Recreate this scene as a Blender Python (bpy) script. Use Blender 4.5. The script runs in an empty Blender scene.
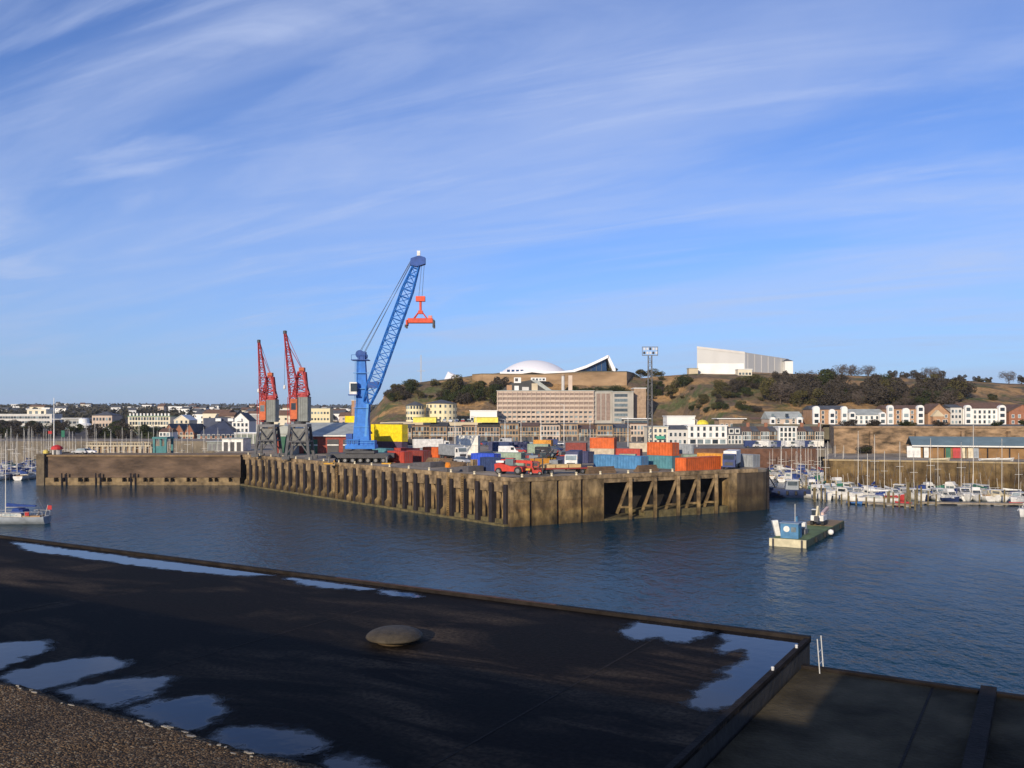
import bpy, math, random
from mathutils import Vector, Matrix, noise
S = bpy.context.scene
COL = S.collection
R = math.radians
rnd = random.Random(7)
F, HY, CZ = 887.0, 415.0, 18.7           # focal length in px, horizon row, eye height above the water
def X(px, d): return (px - 512.0) * d / F
def Z(py, d): return CZ - (py - HY) * d / F
def D(py, z): return (CZ - z) * F / (py - HY)
ORD = ('first second third fourth fifth sixth seventh eighth ninth tenth eleventh twelfth thirteenth fourteenth fifteenth '
       'sixteenth seventeenth eighteenth nineteenth twentieth').split()
TENS = {20: ('twentieth', 'twenty'), 30: ('thirtieth', 'thirty'), 40: ('fortieth', 'forty'), 50: ('fiftieth', 'fifty'), 60: ('sixtieth', 'sixty'), 70: ('seventieth', 'seventy')}
def nth(i):                                # 1-based ordinal word
    if i <= 20: return ORD[i - 1]
    t = i // 10 * 10
    return TENS[t][0] if i == t else TENS[t][1] + '-' + ORD[i - t - 1]

# ------------------------------------------------------------------ materials
MATS = {}
def mat(name, col, rough=.75, var=.18, scale=.6, bump=0.0, metal=0.0, col2=None, detail=5, spec=.4, bscale=None, stretch=None, tide=None):
    if name in MATS: return MATS[name]
    m = bpy.data.materials.new(name); m.use_nodes = True
    nt = m.node_tree; N = nt.nodes; L = nt.links
    b = N['Principled BSDF']; b.inputs['Roughness'].default_value = rough
    b.inputs['Metallic'].default_value = metal
    b.inputs['Specular IOR Level'].default_value = spec
    tc = N.new('ShaderNodeTexCoord'); src = tc.outputs['Object']
    if stretch:
        mp = N.new('ShaderNodeMapping'); mp.inputs['Scale'].default_value = stretch
        L.new(src, mp.inputs['Vector']); src = mp.outputs['Vector']
    nz = N.new('ShaderNodeTexNoise'); nz.inputs['Scale'].default_value = scale; nz.inputs['Detail'].default_value = detail
    nz.inputs['Roughness'].default_value = .62
    L.new(src, nz.inputs['Vector'])
    rp = N.new('ShaderNodeValToRGB'); rp.color_ramp.elements[0].position = .32; rp.color_ramp.elements[1].position = .68
    c1 = [max(0, c * (1 - var)) for c in col]; c2 = [c * (1 + var) for c in (col2 or col)]
    rp.color_ramp.elements[0].color = (*c1, 1); rp.color_ramp.elements[1].color = (*c2, 1)
    L.new(nz.outputs['Fac'], rp.inputs['Fac']); outc = rp.outputs['Color']
    if tide:                                        # weed and damp left by the tide, and rain streaks from the top: stains with their own ragged shape
        se = N.new('ShaderNodeSeparateXYZ'); L.new(tc.outputs['Object'], se.inputs[0])
        n3 = N.new('ShaderNodeTexNoise'); n3.inputs['Scale'].default_value = .9; n3.inputs['Detail'].default_value = 5; L.new(tc.outputs['Object'], n3.inputs['Vector'])
        ad = N.new('ShaderNodeMath'); ad.operation = 'MULTIPLY_ADD'; ad.inputs[1].default_value = 2.6; L.new(n3.outputs['Fac'], ad.inputs[0]); L.new(se.outputs['Z'], ad.inputs[2])
        cr = N.new('ShaderNodeValToRGB'); cr.color_ramp.elements.remove(cr.color_ramp.elements[0]); cr.color_ramp.elements[0].position = 0; cr.color_ramp.elements[0].color = (.16,.16,.13,1)
        for p_, v_ in tide:
            e = cr.color_ramp.elements.new(p_/10.0); e.color = (*v_,1)
        mr_ = N.new('ShaderNodeMath'); mr_.operation = 'DIVIDE'; mr_.inputs[1].default_value = 10.0; L.new(ad.outputs[0], mr_.inputs[0]); L.new(mr_.outputs[0], cr.inputs['Fac'])
        mp2 = N.new('ShaderNodeMapping'); mp2.inputs['Scale'].default_value = (.8,.8,.14); L.new(tc.outputs['Object'], mp2.inputs['Vector'])
        n4 = N.new('ShaderNodeTexNoise'); n4.inputs['Scale'].default_value = 1.0; n4.inputs['Detail'].default_value = 4; L.new(mp2.outputs[0], n4.inputs['Vector'])
        m4 = N.new('ShaderNodeMapRange'); m4.inputs['From Min'].default_value = .38; m4.inputs['From Max'].default_value = .62; m4.inputs['To Min'].default_value = .66; m4.inputs['To Max'].default_value = 1.10; L.new(n4.outputs['Fac'], m4.inputs['Value'])
        for src2 in (cr.outputs['Color'], m4.outputs[0]):
            mm = N.new('ShaderNodeMix'); mm.data_type = 'RGBA'; mm.blend_type = 'MULTIPLY'; mm.inputs['Factor'].default_value = 1; L.new(outc, mm.inputs[6]); L.new(src2, mm.inputs[7]); outc = mm.outputs[2]
    L.new(outc, b.inputs['Base Color'])
    if bump:
        n2 = N.new('ShaderNodeTexNoise'); n2.inputs['Scale'].default_value = bscale or scale * 6; n2.inputs['Detail'].default_value = 6
        L.new(src, n2.inputs['Vector'])
        bp = N.new('ShaderNodeBump'); bp.inputs['Strength'].default_value = bump; bp.inputs['Distance'].default_value = .08
        L.new(n2.outputs['Fac'], bp.inputs['Height']); L.new(bp.outputs['Normal'], b.inputs['Normal'])
    MATS[name] = m
    return m
def glassmat(name, col=(.03, .04, .05), rough=.08):
    m = mat(name, col, rough=rough, var=.35, scale=.7, spec=.6)
    nt = m.node_tree; b = nt.nodes['Principled BSDF']; old = b.inputs['Base Color'].links[0].from_socket      # each pane differs: blinds, curtains, dark rooms
    oi = nt.nodes.new('ShaderNodeObjectInfo'); rp = nt.nodes.new('ShaderNodeValToRGB'); rp.color_ramp.interpolation = 'CONSTANT'
    rp.color_ramp.elements[0].color = (1,1,1,1); rp.color_ramp.elements[1].position = .45; rp.color_ramp.elements[1].color = (2.2,2.1,1.9,1)
    e = rp.color_ramp.elements.new(.70); e.color = (4.5,4.2,3.6,1); e = rp.color_ramp.elements.new(.90); e.color = (8,7.4,6.2,1)
    nt.links.new(oi.outputs['Random'], rp.inputs['Fac']); mm = nt.nodes.new('ShaderNodeMix'); mm.data_type = 'RGBA'; mm.blend_type = 'MULTIPLY'; mm.inputs['Factor'].default_value = 1
    nt.links.new(old, mm.inputs[6]); nt.links.new(rp.outputs[0], mm.inputs[7]); nt.links.new(mm.outputs[2], b.inputs['Base Color'])
    return m

# ------------------------------------------------------------------ mesh builder
class MB:
    def __init__(s): s.v = []; s.f = []
    def add(s, vs, fs):
        o = len(s.v); s.v += [tuple(v) for v in vs]; s.f += [tuple(i + o for i in f) for f in fs]; return s
    def box(s, x0, x1, y0, y1, z0, z1):
        return s.add([(x0,y0,z0),(x1,y0,z0),(x1,y1,z0),(x0,y1,z0),(x0,y0,z1),(x1,y0,z1),(x1,y1,z1),(x0,y1,z1)],
                     [(3,2,1,0),(4,5,6,7),(0,1,5,4),(1,2,6,5),(2,3,7,6),(3,0,4,7)])
    def cbox(s, c, sx, sy, sz):
        return s.box(c[0]-sx/2, c[0]+sx/2, c[1]-sy/2, c[1]+sy/2, c[2]-sz/2, c[2]+sz/2)
    def prism(s, poly, z0, z1):                    # poly counter-clockwise from above
        n = len(poly); vs = [(x,y,z0) for x,y in poly] + [(x,y,z1) for x,y in poly]
        fs = [tuple(range(n-1,-1,-1)), tuple(range(n,2*n))] + [(i,(i+1)%n,(i+1)%n+n,i+n) for i in range(n)]
        return s.add(vs, fs)
    def extr(s, prof, y0, y1):                     # profile in xz, extruded along y
        n = len(prof); vs = [(x,y0,z) for x,z in prof] + [(x,y1,z) for x,z in prof]
        fs = [tuple(range(n)), tuple(range(2*n-1,n-1,-1))] + [(i+n,(i+1)%n+n,(i+1)%n,i) for i in range(n)]
        return s.add(vs, fs)
    def extx(s, prof, x0, x1):                     # profile in yz, extruded along x
        n = len(prof); vs = [(x0,y,z) for y,z in prof] + [(x1,y,z) for y,z in prof]
        fs = [tuple(range(n-1,-1,-1)), tuple(range(n,2*n))] + [(i,(i+1)%n,(i+1)%n+n,i+n) for i in range(n)]
        return s.add(vs, fs)
    def tube(s, a, b, r0, r1=None, n=8, caps=True):
        a = Vector(a); b = Vector(b); r1 = r0 if r1 is None else r1
        d = (b - a).normalized(); u = d.orthogonal().normalized(); w = d.cross(u)
        vs = []
        for p, r in ((a, r0), (b, r1)):
            for i in range(n):
                t = 2*math.pi*(i+.5)/n; vs.append(p + (u*math.cos(t) + w*math.sin(t))*r)
        fs = [(i,(i+1)%n,(i+1)%n+n,i+n) for i in range(n)]
        if caps: fs += [tuple(range(n-1,-1,-1)), tuple(range(n,2*n))]
        return s.add(vs, fs)
    def bar(s, a, b, w): return s.tube(a, b, w*.707, n=4)
    def beam(s, a, b, w, h):                       # rectangular beam, h roughly vertical
        a = Vector(a); b = Vector(b); d = (b-a).normalized()
        up = Vector((0,0,1)) if abs(d.z) < .95 else Vector((0,1,0))
        sx = d.cross(up).normalized()*(w/2); sz = sx.cross(d).normalized()*(h/2)
        vs = [p+i*sx+j*sz for p in (a,b) for i,j in ((-1,-1),(1,-1),(1,1),(-1,1))]
        return s.add(vs, [(0,1,2,3),(7,6,5,4),(0,4,5,1),(1,5,6,2),(2,6,7,3),(3,7,4,0)])
    def lathe(s, prof, n=16, c=(0,0)):
        vs = []; fs = []
        for r, z in prof:
            for i in range(n):
                t = 2*math.pi*i/n; vs.append((c[0]+r*math.cos(t), c[1]+r*math.sin(t), z))
        for k in range(len(prof)-1):
            for i in range(n): fs.append((k*n+i, k*n+(i+1)%n, (k+1)*n+(i+1)%n, (k+1)*n+i))
        fs.append(tuple(range(n-1,-1,-1))); fs.append(tuple(range((len(prof)-1)*n, len(prof)*n)))
        return s.add(vs, fs)
    def grid(s, pts):                              # pts[row][col]
        h = len(pts); w = len(pts[0])
        return s.add([p for r in pts for p in r], [(i*w+j, i*w+j+1, (i+1)*w+j+1, (i+1)*w+j) for i in range(h-1) for j in range(w-1)])
    def lattice(s, a, b, w0, w1, n, t, h0=None, h1=None):   # four-chord lattice beam from a to b
        a = Vector(a); b = Vector(b); d = (b-a).normalized()
        up = Vector((0,1,0)); u = d.cross(up).normalized(); v = up
        h0 = h0 or w0; h1 = h1 or w1
        def pt(k, i):
            f = k/n; p = a.lerp(b, f); w = w0+(w1-w0)*f; h = h0+(h1-h0)*f
            return p + u*(w/2*(1,1,-1,-1)[i]) + v*(h/2*(1,-1,-1,1)[i])
        for i in range(4): s.bar(pt(0,i), pt(n,i), t)
        for k in range(n):
            for i in range(4):
                j = (i+1) % 4
                if k % 2: s.bar(pt(k,i), pt(k+1,j), t*.55)
                else: s.bar(pt(k,j), pt(k+1,i), t*.55)
                s.bar(pt(k,i), pt(k,j), t*.55)
        return s
    def mesh(s, name, smooth=False):
        me = bpy.data.meshes.new(name); me.from_pydata(s.v, [], s.f); me.validate(); me.update()
        if smooth:
            for p in me.polygons: p.use_smooth = True
        return me
    def build(s, name, m, parent=None, loc=None, smooth=False):
        return link(name, s.mesh(name, smooth), m, parent, loc)
def link(name, me, m, parent=None, loc=None):
    if m and not me.materials: me.materials.append(m)
    o = bpy.data.objects.new(name, me); COL.objects.link(o)
    if parent: o.parent = parent
    if loc is not None: o.location = loc
    return o
def tag(o, label=None, cat=None, group=None, kind=None):
    if label: o['label'] = label
    if cat: o['category'] = cat
    if group: o['group'] = group
    if kind: o['kind'] = kind
    return o
def thing(name, label, cat, loc=(0,0,0), rz=0, group=None, scale=1.0):
    o = bpy.data.objects.new(name, None); COL.objects.link(o); o.empty_display_size = .5
    o.location = loc; o.rotation_euler = (0,0,rz); o.scale = (scale,)*3
    return tag(o, label, cat, group)
KIDS = {}
def dup(root, loc, rz=0, label=None, group=None, scale=None):
    def cp(o, p):
        c = o.copy(); COL.objects.link(c)
        if p: c.parent = p
        for ch in o.children: cp(ch, c)
        return c
    r = cp(root, None); r.location = loc; r.rotation_euler = (0,0,rz)
    if scale: r.scale = (scale,)*3
    if label: r['label'] = label
    if group: r['group'] = group
    return r
def struct(o): o['kind'] = 'structure'; return o

# ------------------------------------------------------------------ camera
cam = bpy.data.cameras.new('camera'); co = bpy.data.objects.new('camera', cam); COL.objects.link(co)
co.location = (0,0,CZ); co.rotation_euler = (R(90),0,0)
cam.sensor_width = 36; cam.lens = F/1024*36; cam.shift_y = (HY-384)/1024
cam.clip_start = .1; cam.clip_end = 30000
S.camera = co
# ------------------------------------------------------------------ light
SUN_AZ, SUN_EL = R(24), R(17.3)            # the sun stands low behind the camera, to its left
sd = Vector((-math.sin(SUN_AZ)*math.cos(SUN_EL), -math.cos(SUN_AZ)*math.cos(SUN_EL), math.sin(SUN_EL)))
sl = bpy.data.lights.new('sun', 'SUN'); sl.energy = 5.0; sl.angle = R(.5); sl.color = (1,.86,.66)
so = bpy.data.objects.new('sun', sl); COL.objects.link(so); so.rotation_euler = sd.to_track_quat('Z','Y').to_euler(); so.location = (0,0,200)
W = bpy.data.worlds.new('World'); S.world = W; W.use_nodes = True
nt = W.node_tree; N = nt.nodes; L = nt.links
bg = N['Background']; sky = N.new('ShaderNodeTexSky'); sky.sky_type = 'NISHITA'; sky.sun_disc = False
sky.sun_elevation = SUN_EL; sky.sun_rotation = R(180+24); sky.air_density = .9; sky.dust_density = .15; sky.ozone_density = 4.5; sky.altitude = 0
bg.inputs['Strength'].default_value = .135
# thin cirrus, laid out on a high layer (direction divided by its height)
tc = N.new('ShaderNodeTexCoord'); sp = N.new('ShaderNodeSeparateXYZ'); L.new(tc.outputs['Generated'], sp.inputs[0])
def mth(op, a, b=None, clamp=False):
    n = N.new('ShaderNodeMath'); n.operation = op; n.use_clamp = clamp
    for i, v in enumerate((a, b)):
        if v is None: continue
        if isinstance(v, (int, float)): n.inputs[i].default_value = v
        else: L.new(v, n.inputs[i])
    return n.outputs[0]
zc = mth('ADD', mth('MAXIMUM', sp.outputs['Z'], 0.0), .10)
cv = N.new('ShaderNodeCombineXYZ'); L.new(mth('DIVIDE', sp.outputs['X'], zc), cv.inputs[0]); L.new(mth('DIVIDE', sp.outputs['Y'], zc), cv.inputs[1])
def layer(rot, scl, nscale, lo, hi, dist, seed):
    mp = N.new('ShaderNodeMapping'); mp.vector_type = 'TEXTURE'; mp.inputs['Rotation'].default_value = (0,0,R(rot)); mp.inputs['Scale'].default_value = scl; mp.inputs['Location'].default_value = (seed, seed*.37, 0)
    L.new(cv.outputs[0], mp.inputs['Vector'])
    nz = N.new('ShaderNodeTexNoise'); nz.inputs['Scale'].default_value = nscale; nz.inputs['Detail'].default_value = 7; nz.inputs['Roughness'].default_value = .58; nz.inputs['Distortion'].default_value = dist
    L.new(mp.outputs[0], nz.inputs['Vector'])
    mr = N.new('ShaderNodeMapRange'); mr.interpolation_type = 'SMOOTHSTEP'; mr.inputs['From Min'].default_value = lo; mr.inputs['From Max'].default_value = hi
    L.new(nz.outputs['Fac'], mr.inputs['Value']); return mr.outputs[0]
streak = layer(152, (1.7, .42, 1), 1.0, .42, .74, 1.6, 21.4)
patch = layer(120, (2.2, 1.5, 1), 1.0, .34, .66, .6, 17.3)
veil = layer(144, (3.6, 1.1, 1), 1.0, .30, .74, 1.0, 8.3)
cl = mth('MULTIPLY', streak, mth('ADD', mth('MULTIPLY', patch, .70), .30))
cl = mth('ADD', mth('MULTIPLY', cl, .40), mth('ADD', mth('MULTIPLY', veil, .46), .04), True)
mx = N.new('ShaderNodeMix'); mx.data_type = 'RGBA'
tint = N.new('ShaderNodeMix'); tint.data_type = 'RGBA'; tint.blend_type = 'MULTIPLY'; tint.inputs['Factor'].default_value = 1
tint.inputs[7].default_value = (.76,.86,1.16,1); L.new(sky.outputs[0], tint.inputs[6])     # camera white balance of the sky
L.new(cl, mx.inputs['Factor']); L.new(tint.outputs[2], mx.inputs[6]); mx.inputs[7].default_value = (4.2, 4.9, 6.8, 1)
hz = mth('MULTIPLY', mth('POWER', mth('SUBTRACT', 1.0, mth('MAXIMUM', sp.outputs['Z'], 0.0)), 8.0), .80)   # milky air low over the horizon
mx2 = N.new('ShaderNodeMix'); mx2.data_type = 'RGBA'; L.new(hz, mx2.inputs['Factor']); L.new(mx.outputs[2], mx2.inputs[6]); mx2.inputs[7].default_value = (2.1, 3.0, 4.7, 1)
L.new(mx2.outputs[2], bg.inputs['Color'])
S.view_settings.view_transform = 'Standard'; S.view_settings.look = 'None'; S.view_settings.exposure = 0; S.view_settings.gamma = 1
S.render.engine = 'CYCLES'; S.cycles.max_bounces = 6
S.render.resolution_x = 1024; S.render.resolution_y = 768
# ================================================================== water
wm = bpy.data.materials.new('sea_water'); wm.use_nodes = True
nt = wm.node_tree; N = nt.nodes; L = nt.links; b = N['Principled BSDF']
b.inputs['Base Color'].default_value = (.001,.029,.050,1); b.inputs['Roughness'].default_value = .16; b.inputs['Specular IOR Level'].default_value = .12; b.inputs['IOR'].default_value = 1.33
tc = N.new('ShaderNodeTexCoord')
def wn(scale, stretch, rot, detail, dist=0.0):
    mp = N.new('ShaderNodeMapping'); mp.inputs['Scale'].default_value = stretch; mp.inputs['Rotation'].default_value = (0,0,R(rot))
    L.new(tc.outputs['Object'], mp.inputs['Vector'])
    n = N.new('ShaderNodeTexNoise'); n.inputs['Scale'].default_value = scale; n.inputs['Detail'].default_value = detail; n.inputs['Distortion'].default_value = dist
    L.new(mp.outputs[0], n.inputs['Vector']); return n.outputs['Fac']
def wmth(op, a, b2):
    n = N.new('ShaderNodeMath'); n.operation = op
    for i, v in enumerate((a, b2)):
        if isinstance(v, (int, float)): n.inputs[i].default_value = v
        else: L.new(v, n.inputs[i])
    return n.outputs[0]
h1 = wn(.55, (1,.55,1), 20, 4); h2 = wn(2.2, (1,.6,1), -15, 4); gust = wn(.022, (1,.45,1), 25, 3, .6)
hh = wmth('ADD', wmth('MULTIPLY', h1, .75), wmth('MULTIPLY', h2, .22))
mr = N.new('ShaderNodeMapRange'); mr.inputs['From Min'].default_value = .35; mr.inputs['From Max'].default_value = .65; mr.inputs['To Min'].default_value = .16; mr.inputs['To Max'].default_value = 1.0
L.new(gust, mr.inputs['Value'])
bp = N.new('ShaderNodeBump'); bp.inputs['Distance'].default_value = .8; L.new(hh, bp.inputs['Height']); L.new(mr.outputs[0], bp.inputs['Strength'])
L.new(bp.outputs[0], b.inputs['Normal'])
wat = MB().add([(-9000,-60,0),(9000,-60,0),(9000,14000,0),(-9000,14000,0)], [(0,1,2,3)]).build('water', wm); struct(wat)

# ================================================================== foreground: flat roofs seen from a higher roof
AE = R(-31); E1 = Vector((math.cos(AE), math.sin(AE))); E2 = Vector((-math.sin(AE), math.cos(AE)))
def ab(a, b2): p = E1*a + E2*b2; return (p.x, p.y)
def px_ab(px, py, h):                              # roof plane h below the eye
    d = h*F/(py-HY); x = (px-512)*d/F
    v = Vector((x,d)); return v.dot(E1), v.dot(E2)
def fr(name, label, cat, h):                       # a frame whose local x runs along the roof edge and z = 0 is h below the eye
    o = thing(name, label, cat, (0,0,CZ-h), AE); return o
# asphalt: dark felt, dusty brown worn strips, grit
am = bpy.data.materials.new('roof_asphalt'); am.use_nodes = True
nt = am.node_tree; N = nt.nodes; L = nt.links; b = N['Principled BSDF']; b.inputs['Specular IOR Level'].default_value = .08
tc = N.new('ShaderNodeTexCoord')
def an(scale, stretch, detail, lo, hi, dist=0.):
    mp = N.new('ShaderNodeMapping'); mp.inputs['Scale'].default_value = stretch; L.new(tc.outputs['Object'], mp.inputs['Vector'])
    n = N.new('ShaderNodeTexNoise'); n.inputs['Scale'].default_value = scale; n.inputs['Detail'].default_value = detail; n.inputs['Roughness'].default_value = .6; n.inputs['Distortion'].default_value = dist
    L.new(mp.outputs[0], n.inputs['Vector'])
    m_ = N.new('ShaderNodeMapRange'); m_.inputs['From Min'].default_value = lo; m_.inputs['From Max'].default_value = hi; L.new(n.outputs['Fac'], m_.inputs['Value']); return m_.outputs[0], n.outputs['Fac']
def mixc(f, c1, c2):
    m_ = N.new('ShaderNodeMix'); m_.data_type = 'RGBA'; L.new(f, m_.inputs['Factor'])
    for i, c in ((6,c1),(7,c2)):
        if isinstance(c, tuple): m_.inputs[i].default_value = (*c,1)
        else: L.new(c, m_.inputs[i])
    return m_.outputs[2]
big,_ = an(.16, (.8,1.2,1), 7, .46, .66, .9); fine,ff = an(9, (1,1,1), 6, .35, .65); strip,_ = an(.55, (.30,1.2,1), 7, .42, .58, 1.4)
c = mixc(big, (.006,.005,.004), (.066,.046,.029)); c = mixc(strip, c, (.007,.005,.004)); c2 = mixc(fine, (.45,.45,.45), (1.5,1.5,1.5))
mu = N.new('ShaderNodeMix'); mu.data_type = 'RGBA'; mu.blend_type = 'MULTIPLY'; mu.inputs['Factor'].default_value = 1; L.new(c, mu.inputs[6]); L.new(c2, mu.inputs[7])
L.new(mu.outputs[2], b.inputs['Base Color']); b.inputs['Roughness'].default_value = .8
bp = N.new('ShaderNodeBump'); bp.inputs['Strength'].default_value = .6; bp.inputs['Distance'].default_value = .02; L.new(ff, bp.inputs['Height']); L.new(bp.outputs[0], b.inputs['Normal'])
kerbm = mat('felt_kerb', (.020,.016,.014), .8, .4, 2.0, .4, spec=.1)
rustm = mat('rusty_flashing', (.06,.028,.02), .8, .5, 1.2, .3)
brickdark = mat('sooty_render', (.10,.09,.075), .9, .3, .8, .4)

HR = 6.0
A1, B1 = -5.35, 24.4
main = fr('warehouse', 'low warehouse with wide black felt roof below the viewer, puddles along its edges', 'building', HR)
MB().box(-75, A1, 2.6, B1, -.06, 0).build('roof', am, main)
MB().box(-75, A1-.02, 2.62, B1-.05, -8, -.062).build('wall', mat('tarred_render',(.028,.025,.022),.9,.4,.8,.4), main)
k = MB().box(-75, A1, B1-.18, B1, 0.002, .11); k.box(A1-.13, A1, 2.6, B1-.184, .002, .08); k.build('kerb', kerbm, main)
MB().box(-75, A1-.6, B1+.002, B1+.05, -.35, .085).build('flashing', rustm, main)
MB().box(-22, -13, B1-.17, B1-.02, .112, .120).build('flashing', rustm, main)
for a0 in range(-72, -8, 9):                        # felt laps show as thin raised seams
    MB().box(a0, a0+.05, 2.7, B1-.3, .002, .006).build('felt_seam', kerbm, main)
HL = 6.42; BL = 23.55
low = fr('annexe', 'lower flat roofed annexe at the right, beside the wide felt roof', 'building', HL)
am2 = mat('grey_felt', (.062,.050,.030), .9, .65, .45, .5, bscale=10, spec=.08)
A2 = A1+.06
MB().box(A2, 45, 2.6, BL-.35, -.06, 0).build('roof', am2, low)
MB().box(A2+.02, 44.9, 2.62, BL-.40, -8, -.062).build('wall', brickdark, low)
MB().box(A2, 45, BL-.52, BL-.35, .002, .08).build('kerb', kerbm, low)
ra,_ = px_ab(985, 715, HL)
MB().box(ra-.16, ra+.16, 2.7, BL-.54, .002, .22).build('roof_ridge', kerbm, low)
MB().box(A2+3.0, A2+3.05, 2.7, BL-.54, .002, .012).build('felt_seam', kerbm, low)
# ventilator dome standing on the roof
va, vb = px_ab(380, 647, HR)
vm = mat('weathered_ventilator', (.050,.039,.024), .75, .45, 3, .4)
vt = fr('roof_ventilator', 'low weathered grey dome ventilator standing alone on the black roof', 'ventilator', HR)
vt.location = (*ab(va, vb+.6), CZ-HR); vt.rotation_euler = (0,0,AE); vt.scale = (.76,.76,.50)
MB().lathe([(.60,.003),(.62,.30),(.58,.34)], 28).build('base', mat('golden_lit_base', (.06,.04,.018), .8, .4, 4), vt, smooth=False)  # ochre colour stands in for golden sunlight on the lower rim
MB().lathe([(.98,.26),(1.0,.30),(.97,.40),(.86,.54),(.66,.66),(.38,.73),(.02,.755)], 32).build('hood', vm, vt, smooth=True)
# ladder between the two roofs
pm = mat('white_metal', (.50,.50,.49), .5, .1, 2)
la, lb = px_ab(813, 668, HL)
ld = fr('roof_ladder', 'white metal ladder at the roof corner leading down to the annexe', 'ladder', HL)
ld.location = (*ab(A2+.5, BL-.75), CZ-HL)
for yy in (0, .42): MB().tube((0,yy,.003), (-.06,yy,.85), .014, n=8).build('stile', pm, ld)
for k_ in range(2): MB().tube((-.02-.02*k_,.0,.22+.29*k_), (-.02-.02*k_,.42,.22+.29*k_), .010, n=6).build('rung', pm, ld)
for q,(qx,qy) in enumerate(((782,675),(811,653))):
    a_, b_ = px_ab(qx, qy, HR)
    o = fr('roof_outlet', ('white cowl on the roof kerb, the nearer one to the viewer','white cowl on the roof kerb close to the outer corner')[q], 'drain cowl', HR)
    o.location = (*ab(A1-.065, b_), CZ-HR+.081); o.scale = (.7,.7,.8)
    MB().lathe([(.05,0),(.05,.06),(.03,.09)], 12).build('pipe', pm, o); MB().lathe([(.02,.07),(.06,.072),(.05,.10),(.02,.11)], 12).build('cowl', pm, o)
# puddles (outlines on the roof plane, from a loose tracing, each a sheet of standing water)
pud = bpy.data.materials.new('puddle_water'); pud.use_nodes = True
nt = pud.node_tree; N = nt.nodes; L = nt.links; pb = N['Principled BSDF']
pb.inputs['Base Color'].default_value = (.008,.009,.012,1); pb.inputs['IOR'].default_value = 1.33; pb.inputs['Specular IOR Level'].default_value = .42
tc = N.new('ShaderNodeTexCoord')
sh = N.new('ShaderNodeAttribute'); sh.attribute_name = 'shore'
n1 = N.new('ShaderNodeTexNoise'); n1.inputs['Scale'].default_value = 1.7; n1.inputs['Detail'].default_value = 7; n1.inputs['Roughness'].default_value = .62; L.new(tc.outputs['Object'], n1.inputs['Vector'])
ma = N.new('ShaderNodeMath'); ma.operation = 'MULTIPLY_ADD'; ma.inputs[1].default_value = 1.1; L.new(n1.outputs['Fac'], ma.inputs[0]); L.new(sh.outputs['Fac'], ma.inputs[2])
def sm(lo, hi, t0, t1):
    m_ = N.new('ShaderNodeMapRange'); m_.interpolation_type = 'SMOOTHSTEP'; m_.inputs['From Min'].default_value = lo; m_.inputs['From Max'].default_value = hi; m_.inputs['To Min'].default_value = t0; m_.inputs['To Max'].default_value = t1; L.new(ma.outputs[0], m_.inputs['Value']); return m_.outputs[0]
L.new(sm(.42,.62,.02,.45), pb.inputs['Roughness'])
tr = N.new('ShaderNodeBsdfTransparent'); ms = N.new('ShaderNodeMixShader'); L.new(sm(.50,.80,0,1), ms.inputs[0]); L.new(pb.outputs[0], ms.inputs[1]); L.new(tr.outputs[0], ms.inputs[2])
L.new(ms.outputs[0], N['Material Output'].inputs['Surface'])
_n = N.new('ShaderNodeTexNoise'); _n.inputs['Scale'].default_value = 3.5; _b = N.new('ShaderNodeBump'); _b.inputs['Strength'].default_value = .15; _b.inputs['Distance'].default_value = .015
L.new(tc.outputs['Object'], _n.inputs['Vector']); L.new(_n.outputs['Fac'], _b.inputs['Height']); L.new(_b.outputs[0], pb.inputs['Normal'])
def puddle(outline, h=HR, lim=None):
    pts = [px_ab(x, y, h) for x, y in outline]
    P = []
    n = len(pts)
    for i in range(n):
        p = Vector(pts[i]); q = Vector(pts[(i+1)%n]); pp = Vector(pts[i-1]); qq = Vector(pts[(i+2)%n])
        for j in range(4):
            t = j/4; v = .5*((2*p) + (q-pp)*t + (2*pp-5*p+4*q-qq)*t*t + (3*p-pp-3*q+qq)*t**3)
            P.append((v.x, v.y))
    def sdist(x, y):
        best = 1e9; inside = False; m = len(P)
        for i in range(m):
            x0,y0 = P[i]; x1,y1 = P[(i+1)%m]; ex,ey = x1-x0,y1-y0
            t = max(0,min(1,((x-x0)*ex+(y-y0)*ey)/(ex*ex+ey*ey+1e-9))); dx,dy = x-x0-ex*t, y-y0-ey*t
            best = min(best, dx*dx+dy*dy)
            if (y0 > y) != (y1 > y) and x < ex*(y-y0)/(ey+1e-12)+x0: inside = not inside
        return -math.sqrt(best) if inside else math.sqrt(best)
    mg = .45; xs_ = [p[0] for p in P]; ys_ = [p[1] for p in P]
    st = .10 if (max(xs_)-min(xs_)) < 9 else .16
    x0,x1,y0,y1 = min(xs_)-mg, max(xs_)+mg, max(2.65,min(ys_)-mg), max(ys_)+mg
    if lim: x1,y1 = min(x1,lim[0]), min(y1,lim[1])
    nx = int((x1-x0)/st)+1; ny = int((y1-y0)/st)+1; vs = []; sd_ = []
    for i in range(ny+1):
        for j in range(nx+1):
            x = x0+(x1-x0)*j/nx; y = y0+(y1-y0)*i/ny
            vs.append((*ab(x,y), CZ-h+.010)); sd_.append(sdist(x,y))
    fs = []
    for i in range(ny):
        for j in range(nx):
            q = (i*(nx+1)+j, i*(nx+1)+j+1, (i+1)*(nx+1)+j+1, (i+1)*(nx+1)+j)
            if min(sd_[k] for k in q) < .42: fs.append(q)
    me = bpy.data.meshes.new('puddle'); me.from_pydata(vs,[],fs); me.update()
    at_ = me.attributes.new('shore','FLOAT','POINT'); at_.data.foreach_set('value', sd_)
    o = link('puddle', me, pud); struct(o)
lm = (A1-.135, B1-.185)
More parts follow.
